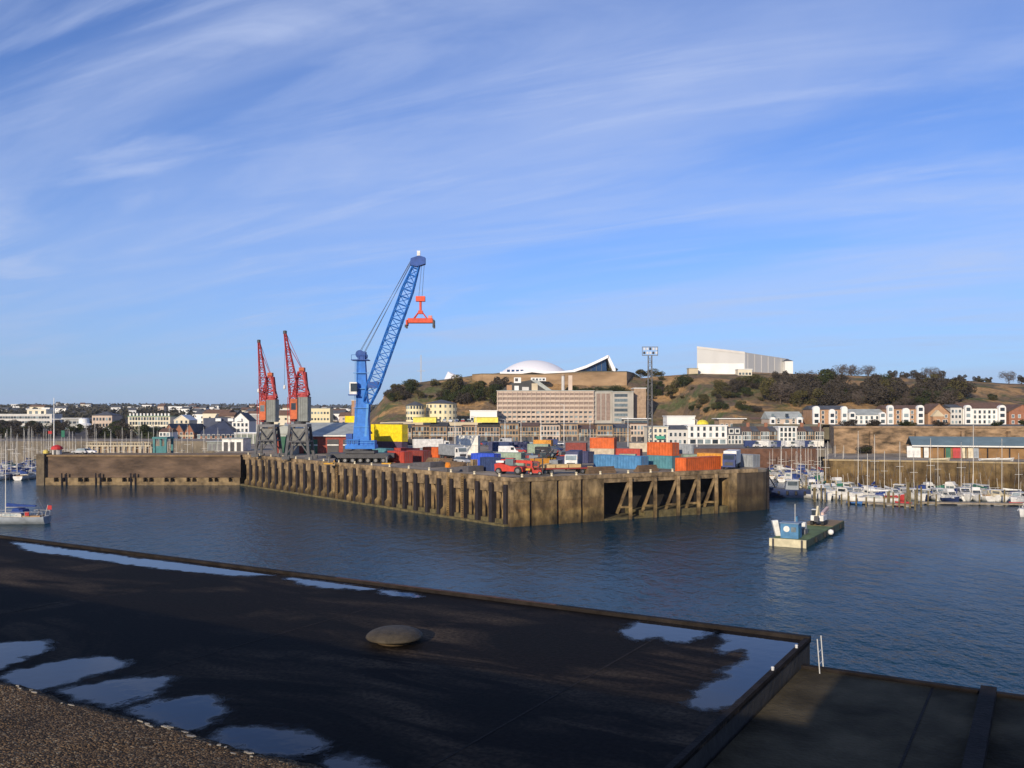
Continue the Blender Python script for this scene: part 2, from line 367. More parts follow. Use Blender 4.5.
puddle([(14,542),(60,548),(120,556),(180,563),(272,572),(262,576),(215,574),(160,569),(110,562),(60,555),(30,551),(20,547)], lim=lm)
puddle([(292,578),(330,582),(376,587),(368,590),(330,588),(300,584)], lim=lm)
puddle([(382,590),(412,594),(420,597),(400,597),(385,594)], lim=lm)
puddle([(624,629),(642,622),(680,624),(716,630),(706,637),(690,641),(668,642),(655,637),(640,640),(628,636)], lim=lm)
puddle([(722,632),(770,634),(816,638),(800,655),(775,672),(752,690),(738,700),(716,708),(697,706),(700,692),(716,682),(728,676),(724,670),(740,664),(750,655),(742,650),(722,655),(716,648),(728,642)], lim=lm)
puddle([(-20,648),(20,642),(50,641),(44,650),(20,660),(-5,672),(-30,676)])
puddle([(0,676),(30,668),(62,661),(100,658),(124,662),(118,668),(92,676),(64,684),(40,690),(16,686)])
puddle([(62,690),(100,682),(140,678),(170,678),(160,688),(148,698),(128,706),(108,704),(84,700)])
puddle([(130,708),(165,700),(205,697),(222,704),(216,718),(206,728),(188,730),(160,722)])
puddle([(212,735),(240,728),(290,730),(312,742),(318,750),(300,757),(270,756),(236,748)])
puddle([(322,757),(345,758),(375,768),(360,775),(330,768)])

# viewer's own building: broad rough parapet and the stair house behind (both out of the way of the lens, they cast the roof shadows)
HP = 1.2
gm = bpy.data.materials.new('pebbledash'); gm.use_nodes = True
nt = gm.node_tree; N = nt.nodes; L = nt.links; b = N['Principled BSDF']; b.inputs['Roughness'].default_value = .9; b.inputs['Specular IOR Level'].default_value = .2
tc = N.new('ShaderNodeTexCoord')
vo = N.new('ShaderNodeTexVoronoi'); vo.inputs['Scale'].default_value = 125; L.new(tc.outputs['Object'], vo.inputs['Vector'])
rp = N.new('ShaderNodeValToRGB'); rp.color_ramp.interpolation = 'CONSTANT'
els = [(0,(.030,.020,.011)),(.30,(.115,.070,.034)),(.55,(.060,.037,.018)),(.74,(.18,.115,.058)),(.93,(.24,.19,.125))]
rp.color_ramp.elements[0].color = (*els[0][1],1); rp.color_ramp.elements[1].position = els[1][0]; rp.color_ramp.elements[1].color = (*els[1][1],1)
for p_, c_ in els[2:]:
    e = rp.color_ramp.elements.new(p_); e.color = (*c_,1)
sx = N.new('ShaderNodeSeparateColor'); L.new(vo.outputs['Color'], sx.inputs[0]); L.new(sx.outputs[0], rp.inputs['Fac'])
nz = N.new('ShaderNodeTexNoise'); nz.inputs['Scale'].default_value = 2.2; nz.inputs['Detail'].default_value = 4; L.new(tc.outputs['Object'], nz.inputs['Vector'])
mu = N.new('ShaderNodeMix'); mu.data_type = 'RGBA'; mu.blend_type = 'MULTIPLY'; mu.inputs['Factor'].default_value = .75
L.new(rp.outputs[0], mu.inputs[6]); L.new(nz.outputs['Color'], mu.inputs[7]); 
mr = N.new('ShaderNodeMapRange'); mr.inputs['To Min'].default_value = .45; mr.inputs['To Max'].default_value = 1.5; L.new(nz.outputs['Fac'], mr.inputs['Value']); L.new(mr.outputs[0], mu.inputs[7])
L.new(mu.outputs[2], b.inputs['Base Color'])
bp = N.new('ShaderNodeBump'); bp.inputs['Strength'].default_value = 1; bp.inputs['Distance'].default_value = .012; bp.invert = True; L.new(vo.outputs['Distance'], bp.inputs['Height']); L.new(bp.outputs[0], b.inputs['Normal'])
own = fr('lookout_building', 'building the viewer stands on, with broad brown pebbledashed parapet', 'building', HP)
BP = 2.24
rows = []
for i in range(0, 46):
    b_ = .9 + (BP-.9)*min(1, i/40.0)
    row = []
    for j in range(0, 301):
        a_ = -10 + j*.05
        n_ = noise.noise(Vector((a_*2.2, b_*2.2, 1))) * .012 + noise.noise(Vector((a_*9, b_*9, 5))) * .008
        zz = n_ - (.10 if i == 0 else 0)
        ed = noise.noise(Vector((a_*3.0, 0, 9)))*.035 + noise.noise(Vector((a_*12, 0, 4)))*.018
        bb = b_
        if i > 34: bb = b_ + ed*(min(i,40)-34)/6.0
        if i > 40: zz -= (i-40)*.05; bb = b_ + ed - .004*(i-40)**2
        row.append((a_, bb, zz))
    rows.append(row)
MB().grid(rows).build('parapet', gm, own, smooth=True)
MB().box(-45, 24, 2.0, BP-.10, -12, -.06).build('wall', brickdark, own)
m_ = MB().box(-45, -10, .9, BP-.03, -.058, .0); m_.box(5, 24, .9, BP-.03, -.058, 0); m_.build('coping', gm, own)
MB().box(-45, 24, -12, .88, -.75, -.45).build('terrace', am2, own)
# flakes of old white paint left along the parapet edge
rf = random.Random(3)
for i in range(230):
    a_ = -5.0 + i*.0155 + rf.uniform(-.02,.02)
    if noise.noise(Vector((a_*2.3, 7, 0))) < -.02 or rf.random() < .60: continue
    ed = noise.noise(Vector((a_*3.0, 0, 9)))*.035 + noise.noise(Vector((a_*12, 0, 4)))*.018
    w_ = rf.uniform(.003,.009); l_ = rf.uniform(.005,.022); c_ = (a_, BP+ed-.012-rf.uniform(0,.02))
    pts = [(c_[0]+math.cos(t)*l_*rf.uniform(.45,1.2), c_[1]+math.sin(t)*w_*rf.uniform(.4,1.3)) for t in [k*math.pi/6 for k in range(12)]]
    zf_ = noise.noise(Vector((a_*2.2, c_[1]*2.2, 1)))*.012 + noise.noise(Vector((a_*9, c_[1]*9, 5)))*.008
    MB().prism(pts, zf_-.006, zf_+.003).build('paint_flake', mat('old_white_paint', (.24,.215,.175), .8, .35, 20), own)
kx = Vector((6.65,18.55)); sdir = Vector((math.sin(SUN_AZ), math.cos(SUN_AZ)))
t_ = (kx.dot(E2)+3.0)/sdir.dot(E2); cpt = kx - sdir*t_; ca = cpt.dot(E1)
MB().box(ca, 24, -6.5, -3.0, -.449, HP+1.80).build('stair_house', brickdark, own)

# ================================================================== main quay
Nn = Vector((0.,148.)); Lq = Vector((-.6283,.7780)).normalized(); Eq = Vector((.882,.471)).normalized()
LqN = Vector((-Lq.y, Lq.x)); LqN = LqN if LqN.y < 0 else -LqN        # outward normal of the long face
EqN = Vector((Eq.y, -Eq.x))
QL, QE, DZ = 114.0, 55.0, 8.0
A_ = Nn + Lq*QL; R_ = Nn + Eq*QE
conc = mat('quay_concrete', (.12,.082,.045), .9, .45, .55, .8, bscale=3, col2=(.255,.18,.10), tide=[(2.2,(.42,.40,.30)),(3.4,(.85,.82,.62)),(4.6,(.62,.55,.45)),(6.2,(.95,.93,.82)),(8.2,(1,1,1))])
conc2 = mat('quay_panel_concrete', (.11,.075,.038), .9, .45, .50, .9, bscale=2.5, col2=(.265,.185,.095), stretch=(1,1,.6), tide=[(2.2,(.42,.40,.30)),(3.4,(.85,.82,.62)),(4.6,(.62,.55,.45)),(6.2,(.95,.93,.82)),(8.2,(1,1,1))])
dark = mat('recess_shade_wall', (.015,.012,.010), .9, .4, .4, .5, bscale=3)  # near-black colour paints in the shade of the recesses behind the buttresses
weed = mat('weedy_footing', (.10,.08,.035), .95, .5, .9, .6, bscale=5)
deckm = mat('quay_paving', (.19,.16,.12), .9, .45, .12, .2, bscale=3, col2=(.27,.22,.16))
timber = mat('fender_timber', (.018,.014,.017), .85, .4, 1.2, .3)
quay = thing('container_quay', 'long concrete quay on buttresses carrying cranes and containers', 'quay', (0,0,0))
curve = [R_ - Eq*1.5 + Vector((0,0)), ]
cc = R_ + EqN*(-5.0)
cur = []
for k in range(9):
    t = k/8*R(105); cur.append(cc + EqN*5*math.cos(t) + Eq*5*math.sin(t) )
deck_poly = [tuple(Nn), *[tuple(p) for p in cur], (34,285), (34,289.9), (34, 402), (-330,402), (-330,344), (-100,344), (-84,251), tuple(A_+Vector((-1,12))), tuple(A_)]
dk = MB().prism(deck_poly, DZ-.5, DZ-.004).build('quay_deck', deckm); struct(dk)
inset = 4.6
q_ = MB()
def oriented(mb, o, d, n, u0, u1, v0, v1, z0, z1):    # box: u along d, v along n (outward) from origin o
    P = [o+d*u0+n*v0, o+d*u1+n*v0, o+d*u1+n*v1, o+d*u0+n*v1]
    ar = sum(P[i].x*P[(i+1)%4].y-P[(i+1)%4].x*P[i].y for i in range(4))
    if ar < 0: P = P[::-1]
    mb.prism([tuple(p) for p in P], z0, z1); return mb
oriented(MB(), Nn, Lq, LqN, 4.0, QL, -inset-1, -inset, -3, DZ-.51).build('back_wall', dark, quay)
oriented(MB(), Nn, Lq, LqN, .4, QL+.5, -inset, -.05, DZ-1.15, DZ-.505).build('deck_beam', conc, quay)
oriented(MB(), Nn, Lq, LqN, .0, QL+.5, -1.1, .10, DZ-.50, DZ+.22).build('coping', conc, quay)
rb = random.Random(11)
for i in range(28):
    s0 = 3.2 + i*3.98
    o = Nn + Lq*s0
    lc = lambda du, dv, z: tuple(o + Lq*du + LqN*dv) + (z,)
    m_ = MB()
    wcap = 1.08 + rb.uniform(-.06,.06)
    oriented(m_, o, Lq, LqN, -wcap, wcap, -inset, .42, DZ-2.3+rb.uniform(-.15,.15), DZ-1.152)
    oriented(m_, o, Lq, LqN, -wcap, wcap, -.045, .42, DZ-1.148, DZ-.51)
    cw = .54
    m2 = MB()
    zt = DZ-2.2
    cw = .80; pr = [(-cw,zt+.3),(cw,zt+.3),(cw,zt-.3),(cw*.96,1.9),(1.0,1.3),(1.0,-3),(-1.0,-3),(-1.0,1.3),(-cw*.96,1.9),(-cw,zt-.3)]
    for vi, vv in ((0,-inset),(1,.22)): pass
    vs = [lc(u, -inset+1.0, z) for u, z in pr] + [lc(u, .24+(.45 if z < 1.5 else 0), z) for u, z in pr]
    n_ = len(pr)
    if i >= 9 or i == 4: m_.add(vs, [tuple(range(n_)), tuple(range(2*n_-1,n_-1,-1))] + [(k+n_,(k+1)%n_+n_,(k+1)%n_,k) for k in range(n_)])
    m_.build('buttress', conc, quay)
    if i < 9 and i != 4:
        for du in (-.72,.72): MB().beam(lc(du,-.1,-3), lc(du,-.1,DZ-1.9), .5, .5).build('pile', conc, quay)
        MB().beam(lc(.5,-.25,DZ-2.5), lc(-.85,-.25,1.2), .36, .36).build('brace', conc, quay)
        oriented(MB(), o, Lq, LqN, -1.05, 1.05, -1.2, .30, -3, 1.1).build('pile_cap', weed, quay)
    oriented(MB(), o, Lq, LqN, -2.06, -1.22, -1.6, .34, -2, DZ-.55 - rb.uniform(0,.5)).build('fender', timber, quay)
oriented(MB(), Nn, Lq, LqN, 1.0, QL+1, -inset, .9, -3, .35).build('footing', weed, quay)
for i, s0 in enumerate((13.2, 17.6, 60.3)):
    m_ = MB(); o = Nn+Lq*s0
    for du in (-.28,.28): m_.bar((*(o+Lq*du+LqN*.75), -1), (*(o+Lq*du+LqN*.75), DZ+.3), .07)
    for k in range(20): m_.bar((*(o-Lq*.28+LqN*.75), .3+k*.4), (*(o+Lq*.28+LqN*.75), .3+k*.4), .05)
    m_.build('ladder', mat('ochre_steel',(.32,.2,.07),.7,.4,2), quay)
# solid end panels
pe = [0, 3.65, 9.0, 13.9, 18.4]
for i in range(4):
    m_ = MB(); oriented(m_, Nn, Eq, EqN, pe[i]+.28, pe[i+1]-.28 if i < 3 else pe[i+1], -4, 0, -3, DZ-.51)
    oriented(m_, Nn, Eq, EqN, pe[i]+.30, pe[i+1]-.30, .002, .12, -3, 2.6); oriented(m_, Nn, Eq, EqN, pe[i]+.30, pe[i+1]-.30, .002, .10, 4.2, 4.6)
    m_.build('end_panel', conc2, quay)
    if i: oriented(MB(), Nn, Eq, EqN, pe[i]-.27, pe[i]+.27, -1.5, -.35, -3, DZ-.52).build('joint_fender', timber, quay)
oriented(MB(), Nn, Eq, EqN, -.27, .27, -.9, .12, -3, DZ-.52).build('corner_pile', conc, quay)
oriented(MB(), Nn, Eq, EqN, .05, QE-.5, -1.1, .14, DZ-.50, DZ+.22).build('coping', conc, quay)
oriented(MB(), Nn, Eq, EqN, 18.45, 49.5, -1.3, -.05, DZ-1.3, DZ-.505).build('deck_beam', conc, quay)
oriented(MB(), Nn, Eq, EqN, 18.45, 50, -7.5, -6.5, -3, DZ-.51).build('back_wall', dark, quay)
oriented(MB(), Nn, Eq, EqN, 27.5, 49.5, -6.4, -.2, -3, 1.25).build('footing', weed, quay)
oriented(MB(), Nn, Eq, EqN, 18.45, 27.45, -6.4, -.2, -3, .3).build('footing', weed, quay)
for u0 in (24.0, 29.5, 34.8, 39.6, 43.9):
    p = lambda du, dv, z: (*(Nn+Eq*(u0+du)+EqN*dv), z)
    MB().beam(p(0,.15,-3), p(0,.15,DZ-.53), .62, .62).build('column', conc, quay)
    MB().beam(p(-.15,-.2,DZ-1.35), p(-2.2,-.9,1.0), .46, .46).build('brace', conc, quay)
    MB().beam(p(-2.2,-.5,2.2), p(.0,-.1,2.2), .35, .35).build('tie', conc, quay)
oriented(MB(), Nn, Eq, EqN, 47.2, 49.2, -4, .1, -3, DZ-.52).build('end_pier', conc2, quay)
endp = [tuple(Nn+Eq*49.22-EqN*.05), *[tuple(p) for p in cur], tuple(Nn+Eq*49.22-EqN*8)]
MB().prism(endp, -3, DZ-.51).build('rounded_end', mat('shaded_end_concrete', (.075,.055,.036), .9, .4, .3, .5, bscale=3, tide=[(2.2,(.42,.40,.30)),(3.4,(.85,.82,.62)),(4.6,(.62,.55,.45)),(6.2,(.95,.93,.82)),(8.2,(1,1,1))]), quay)  # darker concrete: shade of the side turned from the sun, put into its colour
m_ = MB()
for k in (3,4,5):
    v = cur[k]; dn = (v-cc).normalized(); m_.bar((*(v+dn*.2),-2), (*(v+dn*.2),DZ+.1), .3)
m_.build('fender_piles', timber, quay)

# ================================================================== left pier
pierm = mat('pier_masonry', (.060,.040,.028), .9, .45, .25, .8, bscale=2.5, col2=(.115,.076,.050), stretch=(.5,1,1.6))
pierb = mat('pier_base_masonry', (.10,.07,.038), .9, .45, .5, .6, bscale=3, col2=(.19,.135,.07))
pier = thing('harbour_pier', 'low brown masonry pier with square drain openings, left of the quay', 'pier', (0,0,0))
x0, x1 = X(41,237), -72.5
MB().box(x0, x1, 237, 249, 2.0, 7.6).build('wall', pierm, pier)
MB().box(x0-.3, x1, 236.6, 249.3, 7.602, 8.05).build('coping', mat('pier_coping',(.19,.125,.065),.9,.35,.5), pier)
xs = [X(p,237) for p in (58,66,82,88,105,111,126,132,147,153,168,174,190,196,212,218,232)]
m_ = MB(); prev = x0-.2
for x_ in xs:
    m_.box(prev, x_-.65, 236.2, 237.6, .9, 1.998); prev = x_+.65
m_.box(prev, x1, 236.2, 237.6, .9, 1.998); m_.box(x0-.2, x1, 236.2, 237.6, -3, .9); m_.box(x0-.15, x1, 237.62, 249, -3, 1.998)
m_.build('base', pierb, pier)
MB().box(x0-.7, x0+1.4, 235.9, 249.6, -3, 8.3).build('pier_head', mat('pier_head_stone',(.11,.085,.055),.9,.5,.6), pier)
m_ = MB()
for px_ in (64, 98, 133):
    for dx in (-.6,.6): MB().bar((X(px_,236)+dx,236.0,-1), (X(px_,236)+dx,236.0,3.2), .3).build('mooring_pile', timber, pier)

# ================================================================== right quay, basin wall, streets, terrain
rq = thing('marina_quay', 'olive brown weed stained quay wall behind the right hand yachts', 'quay', (0,0,0))
olive = mat('weedy_quay_wall', (.070,.046,.024), .95, .50, .32, .9, bscale=2.5, col2=(.155,.105,.048), tide=[(2.2,(.42,.40,.30)),(3.4,(.85,.82,.62)),(4.6,(.62,.55,.45)),(6.2,(.95,.93,.82)),(8.2,(1,1,1))])
redst = mat('red_brown_wall', (.12,.06,.038), .9, .4, .4, .4)
MB().prism([(78,222),(128,204),(300,150),(300,254),(92.5,254),(92.5,301)][:4]+[(300,256),(92.4,258)], -4, DZ-.7).build('wall', olive, rq)
MB().prism([(77.7,221.8),(128,203.7),(300,149.5),(300,150.2),(128,204.4),(78,222.6)], DZ-.698, DZ-.3).build('coping', mat('quay_coping', (.30,.23,.13), .9, .3, .4), rq)
struct(MB().prism([(78.2,222.8),(128,204.6),(300,150.4),(300,255.8),(92.2,257.8)], DZ-.69, DZ-.45).build('quay_apron', deckm))
bw = MB().prism([(30,290),(100,290),(100,292),(30,292)], -4, DZ-.3).build('basin_wall', redst); tag(bw, 'red brown stone basin wall behind the crowded yachts and terrace street', 'wall')
struct(MB().box(34.02, 128, 292.02, 402, 5, DZ-.3).build('street', mat('asphalt',(.17,.15,.125),.9,.3,.2)))
sw = MB().box(-700, -101, 342, 344, -3, 8.6).build('sea_wall', mat('town_sea_wall',(.17,.14,.10),.9,.4,.2,.3)); tag(sw, 'long brown sea wall behind the left marina masts', 'wall')
struct(MB().prism([(-700,344.02),(-331,344.02),(-331,402),(-700,402)], 6, 7.9).build('promenade', deckm))

CR = [(-400,6),(-120,7),(-98,10),(-83,19),(-73,31),(-66,36.5),(-48,39),(-22,41),(-4,42.5),(66,41.5),(75,39.5),(90,40.5),(110,42.5),(169,42.5),(198,41),(239,39),(300,37),(380,34),(600,30),(1500,20)]
def lerp_t(T, x):
    if x <= T[0][0]: return T[0][1]
    for (a0,b0),(a1,b1) in zip(T, T[1:]):
        if x <= a1: return b0+(b1-b0)*(x-a0)/(a1-a0)
    return T[-1][1]
def sstep(t): t = max(0,min(1,t)); return t*t*(3-2*t)
def hgt(x, y):
    base = 7.0 + max(0, y-405)*.0165
    if y > 2400: base = 39.9 + (y-2400)*.002
    base += (noise.noise(Vector((x*.0016, y*.0016, 0)))*10 + noise.noise(Vector((x*.005, y*.005, 7)))*3)*sstep((y-600)/900)
    w = sstep((x-(104 if y < 352 else 84))/16)
    yf = 452*(1-w) + 378*w; zf = (7.0+7.5*sstep((y-405)/25)*sstep((x+78)/14))*(1-w) + 14.75*w
    xe = x*518/max(y,330) if y < 518 else x
    zc_ = lerp_t(CR, xe)
    t = (y-yf)/(512-yf)
    pf = .35*sstep(t) + .65*sstep(max(0,min(1,t))**.8)
    hill = zf + (zc_-zf)*pf
    if y > 700: hill = hill + (base-hill)*sstep((y-700)/250)
    if y < yf: hill = zf
    n_ = noise.noise(Vector((x*.03,y*.03,2)))*1.8 + noise.noise(Vector((x*.11,y*.11,5)))*.5
    amp = sstep(t*3)*(1-sstep((t-.93)*12)*.6) if t > 0 else 0
    h = max(base, hill) + n_*amp
    if w <= 0 and y < 403: h = min(h, 7.0)
    if w < 1 and y < 402: h = min(h, 6.9)
    return h
tm = bpy.data.materials.new('hillside_scrub'); tm.use_nodes = True
nt = tm.node_tree; N = nt.nodes; L = nt.links; b = N['Principled BSDF']; b.inputs['Roughness'].default_value = .95; b.inputs['Specular IOR Level'].default_value = .1
tc = N.new('ShaderNodeTexCoord')
f1,_ = an(.05, (1,1,1.6), 8, .44, .56); f2,_ = an(.11, (1,1,1), 8, .46, .56); f3,_ = an(.05, (1,.8,2.5), 6, .49, .58, .5); f4,ff4 = an(.5, (1,1,1), 6, .3, .7)
c = mixc(f1, (.19,.13,.075), (.085,.095,.040)); c = mixc(f2, c, (.13,.095,.065)); c = mixc(f3, c, (.33,.20,.09))
c4 = mixc(f4, (.62,.62,.62), (1.3,1.3,1.3)); mu = N.new('ShaderNodeMix'); mu.data_type = 'RGBA'; mu.blend_type = 'MULTIPLY'; mu.inputs['Factor'].default_value = 1; L.new(c, mu.inputs[6]); L.new(c4, mu.inputs[7]); L.new(mu.outputs[2], b.inputs['Base Color'])
bp = N.new('ShaderNodeBump'); bp.inputs['Strength'].default_value = .8; bp.inputs['Distance'].default_value = .8; L.new(ff4, bp.inputs['Height']); L.new(bp.outputs[0], b.inputs['Normal'])
rows = []
for i in range(0, 150):
    y = 349.5 + i*3.0
    rows.append([(x*3.5, y, hgt(x*3.5, y)) for x in range(-50, 140)])
hs = MB().grid(rows).build('hillside', tm, smooth=True); struct(hs)
fm = mat('far_countryside', (.045,.042,.032), .95, .5, .012, .0, col2=(.07,.055,.045), detail=8)
ys = [403, 430, 470, 520, 580, 650, 720, 790, 860, 950, 1050, 1200, 1350, 1500, 1700, 1900, 2100, 2300, 2500, 2800, 3200, 3800, 4600, 6000]
rows = []
for y in ys:
    row = []
    for i in range(-60, 61):
        x = i*(25 + y*.012)
        h = hgt(x, y)
        if -168 < x < 480 and y < 790: h = min(h, 2) if y < 780 else h-4
        row.append((x, y, h-.4))
    rows.append(row)
fl_ = MB().grid(rows).build('far_land', fm, smooth=True); struct(fl_)
def ground_d(px, py, d0=330, d1=900):
    d = d0
    while d < d1:
        if hgt(X(px,d), d) >= Z(py,d): return d
        d += 2
    return None

struct(MB().add([(79,217,1.3),(128,199,1.3),(300,145,1.3),(300,132,-.5),(124,188,-.5),(76,207,-.5)],[(0,5,4,1),(1,4,3,2)]).build('dark_bank',mat('dark_brown_bank',(.030,.025,.016),.8,.5,.4,.8,bscale=3)))  # dark brown bank sloping from the quay foot into the water
# ================================================================== port equipment
MC = {}
def inst(name, key, fn, m, parent, loc=None, smooth=False):      # one mesh per (shape, material), shared by every copy
    kk = (key, m.name)
    if kk not in MC:
        me = fn().mesh(name, smooth); me.materials.append(m); MC[kk] = me
    o = bpy.data.objects.new(name, MC[kk]); COL.objects.link(o); o.parent = parent
    if loc is not None: o.location = loc
    return o
def paint(name, c, **k): return mat('paint_'+name, [v*.9 for v in c], k.get('rough',.6), k.get('var',.24), k.get('scale',.9), .08, spec=.3, detail=7)
steel = mat('grey_steel', (.14,.14,.145), .6, .25, .8)
dsteel = mat('dark_steel', (.045,.045,.05), .6, .3, .8)
rubber = mat('rubber', (.02,.02,.02), .8, .2, 3)
glass = glassmat('dark_glass')
white = paint('white', (.74,.73,.69)); cream = paint('cream', (.66,.58,.40))
rope = mat('steel_rope', (.06,.06,.07), .6, .2, 3)

# ---- containers
def cbody(Lc):
    m = MB(); H = 2.59; W_ = 2.44; n = int(Lc/.34)
    for sy in (-1, 1):
        pts = []
        for i in range(n+1):
            x = -Lc/2+.1 + (Lc-.2)*i/n; o = (.035 if i % 2 else -.035)
            pts.append((x, sy*(W_/2-.05+o)))
        rows = [[(x,y,z) for x,y in pts] for z in ((.14, H-.12) if sy < 0 else (H-.12, .14))]
        m.grid(rows)
    n2 = 7
    pts = [(-Lc/2+.05+(.03 if i % 2 else -.03), -W_/2+.1+(W_-.2)*i/n2) for i in range(n2+1)]
    m.grid([[(x,y,z) for x,y in pts] for z in (H-.12,.14)])
    m.add([(-Lc/2+.08,-W_/2+.06,H-.03),(Lc/2-.08,-W_/2+.06,H-.03),(Lc/2-.08,W_/2-.06,H-.03),(-Lc/2+.08,W_/2-.06,H-.03)], [(0,1,2,3)])
    return m
def cframe(Lc):
    m = MB(); H = 2.59; W_ = 2.44
    for sx in (-1,1):
        for sy in (-1,1): m.cbox((sx*(Lc/2-.08), sy*(W_/2-.08), H/2), .16, .16, H-.004)
        for z in (.08, H-.08): m.cbox((sx*(Lc/2-.08), 0, z), .13, W_-.32, .155)
    for sy in (-1,1):
        for z in (.08, H-.07): m.cbox((0, sy*(W_/2-.05), z), Lc-.32, .095, .13)
    return m
def cdoor(): return MB().box(0,.05,0,1.04,.17,2.42)
def cbar(): return MB().box(.052,.085,.0,.04,.2,2.4)
def container(px, d, yaw, Lc, level, colname, label, z0=None, corner=True, hc=False):
    yaw = R(yaw); m = CCOL[colname]
    ca, sa = math.cos(yaw), math.sin(yaw)
    lx, ly = (-Lc/2, -1.22) if yaw > 0 else (Lc/2, -1.22)
    cx, cy = X(px,d), d
    loc = (cx-(lx*ca-ly*sa), cy-(lx*sa+ly*ca), (DZ if z0 is None else z0)+2.6*level) if corner else (cx,cy,DZ+2.6*level)
    t = thing('shipping_container', label, 'container', loc, yaw, 'shipping containers on the quay')
    inst('body', ('cb',Lc), lambda: cbody(Lc), m, t); inst('frame', ('cf',Lc), lambda: cframe(Lc), m, t)
    for k in (0,1):
        dd = inst('door', 'cd', cdoor, m, t, (Lc/2-.06, -1.06+k*1.06, 0))
        for q in (.28,.74): inst('lock_bar', 'cbar', cbar, steel, dd, (0,q,0))
    if hc: t.scale = (1,1,1.12); t.location.z = DZ+2.6*1.12*level
    return t
CCOL = {'orange': paint('container_orange', (.58,.115,.025)), 'red': paint('container_red', (.40,.055,.035)), 'dkred': paint('container_dark_red', (.22,.045,.035)),
        'blue': paint('container_blue', (.075,.22,.42)), 'dkblue': paint('container_dark_blue', (.03,.05,.13)), 'navy': paint('container_navy', (.05,.055,.12)), 'bright': paint('container_bright_blue', (.03,.08,.52)),
        'teal': paint('container_teal', (.08,.22,.26)), 'cream': paint('container_cream', (.50,.42,.31)), 'green': paint('container_grey_green', (.26,.33,.25)),
        'amber': paint('container_amber', (.62,.28,.04)), 'yellow': paint('container_yellow', (.80,.60,.01)), 'grey': paint('container_grey', (.27,.29,.31)), 'purple': paint('container_purple', (.09,.055,.10)), 'brown': paint('container_brown', (.17,.06,.04)), 'white': paint('container_white', (.70,.68,.60))}
for a in [
 (686,166.5,45,12.19,0,'orange','long bright orange container at the right hand edge of the quay, above the dark openings'),
 (672,175.5,-45,6.06,1,'orange','short orange container stacked on a teal one, left of the long bright orange container'),
 (672,175.5,-45,6.06,0,'teal','teal container underneath the stacked short orange one'),
 (617,178.0,-45,6.06,0,'blue','left one of the two mid blue containers lying end to end'),
 (641,173.6,-45,6.06,0,'blue','right one of the two mid blue containers lying end to end'),
 (614,213,-22,6.06,0,'cream','cream container with an orange red one on its top'),
 (614,213,-22,6.06,1,'orange','orange red container on top of the cream one, topmost beside the floodlight'),
 (640,212,-22,6.06,0,'red','bright red container standing behind the two blue ones'),
 (588,196,-40,6.06,0,'navy','dark purple blue container behind the white lorry cab'),
 (570,197,-45,6.06,0,'red','plain red container left of the white lorry'),
 (404,197,-45,6.06,0,'red','red container nearest the crane wheels at the quay edge'),
 (423,202,-45,6.06,0,'dkred','dark red container just right of the red one beside the blue crane'),
 (414,216,-30,6.06,0,'red','red container behind the pair beside the blue crane'),
 (438,222,-45,6.06,0,'orange','orange container beside the dark brown one, right of the crane group'),
 (448,221,-45,6.06,0,'brown','dark brown container standing right against a short orange one'),
 (500,166,-50,6.06,0,'dkblue','dark blue container at the quay edge beside the red reach stacker'),
 (494,185,-35,6.06,0,'bright','vivid blue container behind the dark blue one'),
 (521,190,-25,6.06,0,'green','pale grey green container behind the red reach stacker'),
 (551,287,-20,6.06,0,'amber','amber container far back beside the street'),
 (753,181,-50,6.06,0,'grey','grey container at the rounded end of the quay'),
 (723,186,-40,6.06,0,'amber','amber container peeping over the long bright orange one'),
 (402,268,-38,12.19,0,'purple','long dark purple container below the two stacked yellow ones'),
 (402,268,-38,12.19,1,'yellow','long yellow container, lower one of the pair on the purple container'),
 (380,279,-38,6.06,2,'yellow','short yellow container seen just right of the blue crane column'),
 (380,279,-38,6.06,1,'yellow','short yellow container under another, hidden partly by the blue crane'),
 (380,279,-38,6.06,0,'purple','dark purple container at the bottom of the yellow stack by the crane'),
 (358,276,-38,6.06,3,'yellow','short yellow container left of the blue crane above the shed roof'),
 (358,276,-38,6.06,2,'yellow','short yellow container hidden behind the shed roof, below another'),
 (358,276,-38,6.06,0,'purple','dark purple container at the bottom behind the transit shed'),
 (358,276,-38,6.06,1,'purple','dark purple container, second from the bottom behind the transit shed'),
 (402,268,-38,12.19,2,'yellow','long yellow container, upper one of the pair on the purple container'),
 (478,238,-12,6.06,0,'white','lower white container of the pale pair in the middle of the yard'),
 (478,238,-12,6.06,1,'white','upper white container of the pale pair in the middle of the yard'),
 (512,262,-15,6.06,0,'dkblue','dark blue container at the back of the yard near the street'),
 (386,214,-40,6.06,0,'teal','teal container between the crane wheels and the red containers'),
 (548,246,-20,6.06,0,'green','grey green container at the back of the yard right of the middle lamp posts'),
 (612,252,-15,6.06,0,'brown','brown container at the back of the yard behind the orange red one'),
 (676,238,-25,6.06,0,'green','grey green container behind the short orange one, near the cream corner house'),
 (694,244,-10,6.06,0,'grey','grey container behind the long bright orange one, in front of the white hotel'),
 (586,258,-15,6.06,0,'dkred','dark red container at the far back of the yard left of the floodlight'),
 (650,256,-20,6.06,0,'cream','cream container far back behind the floodlight mast'),
 (440,262,-20,6.06,0,'dkred','dark red container behind the pale pair in the yard'),
 (528,266,-12,12.19,0,'navy','long dark container at the far back of the yard before the stone buildings'),
]: container(*a, hc=230<a[1]<290 and a[4] in ('yellow','purple'))

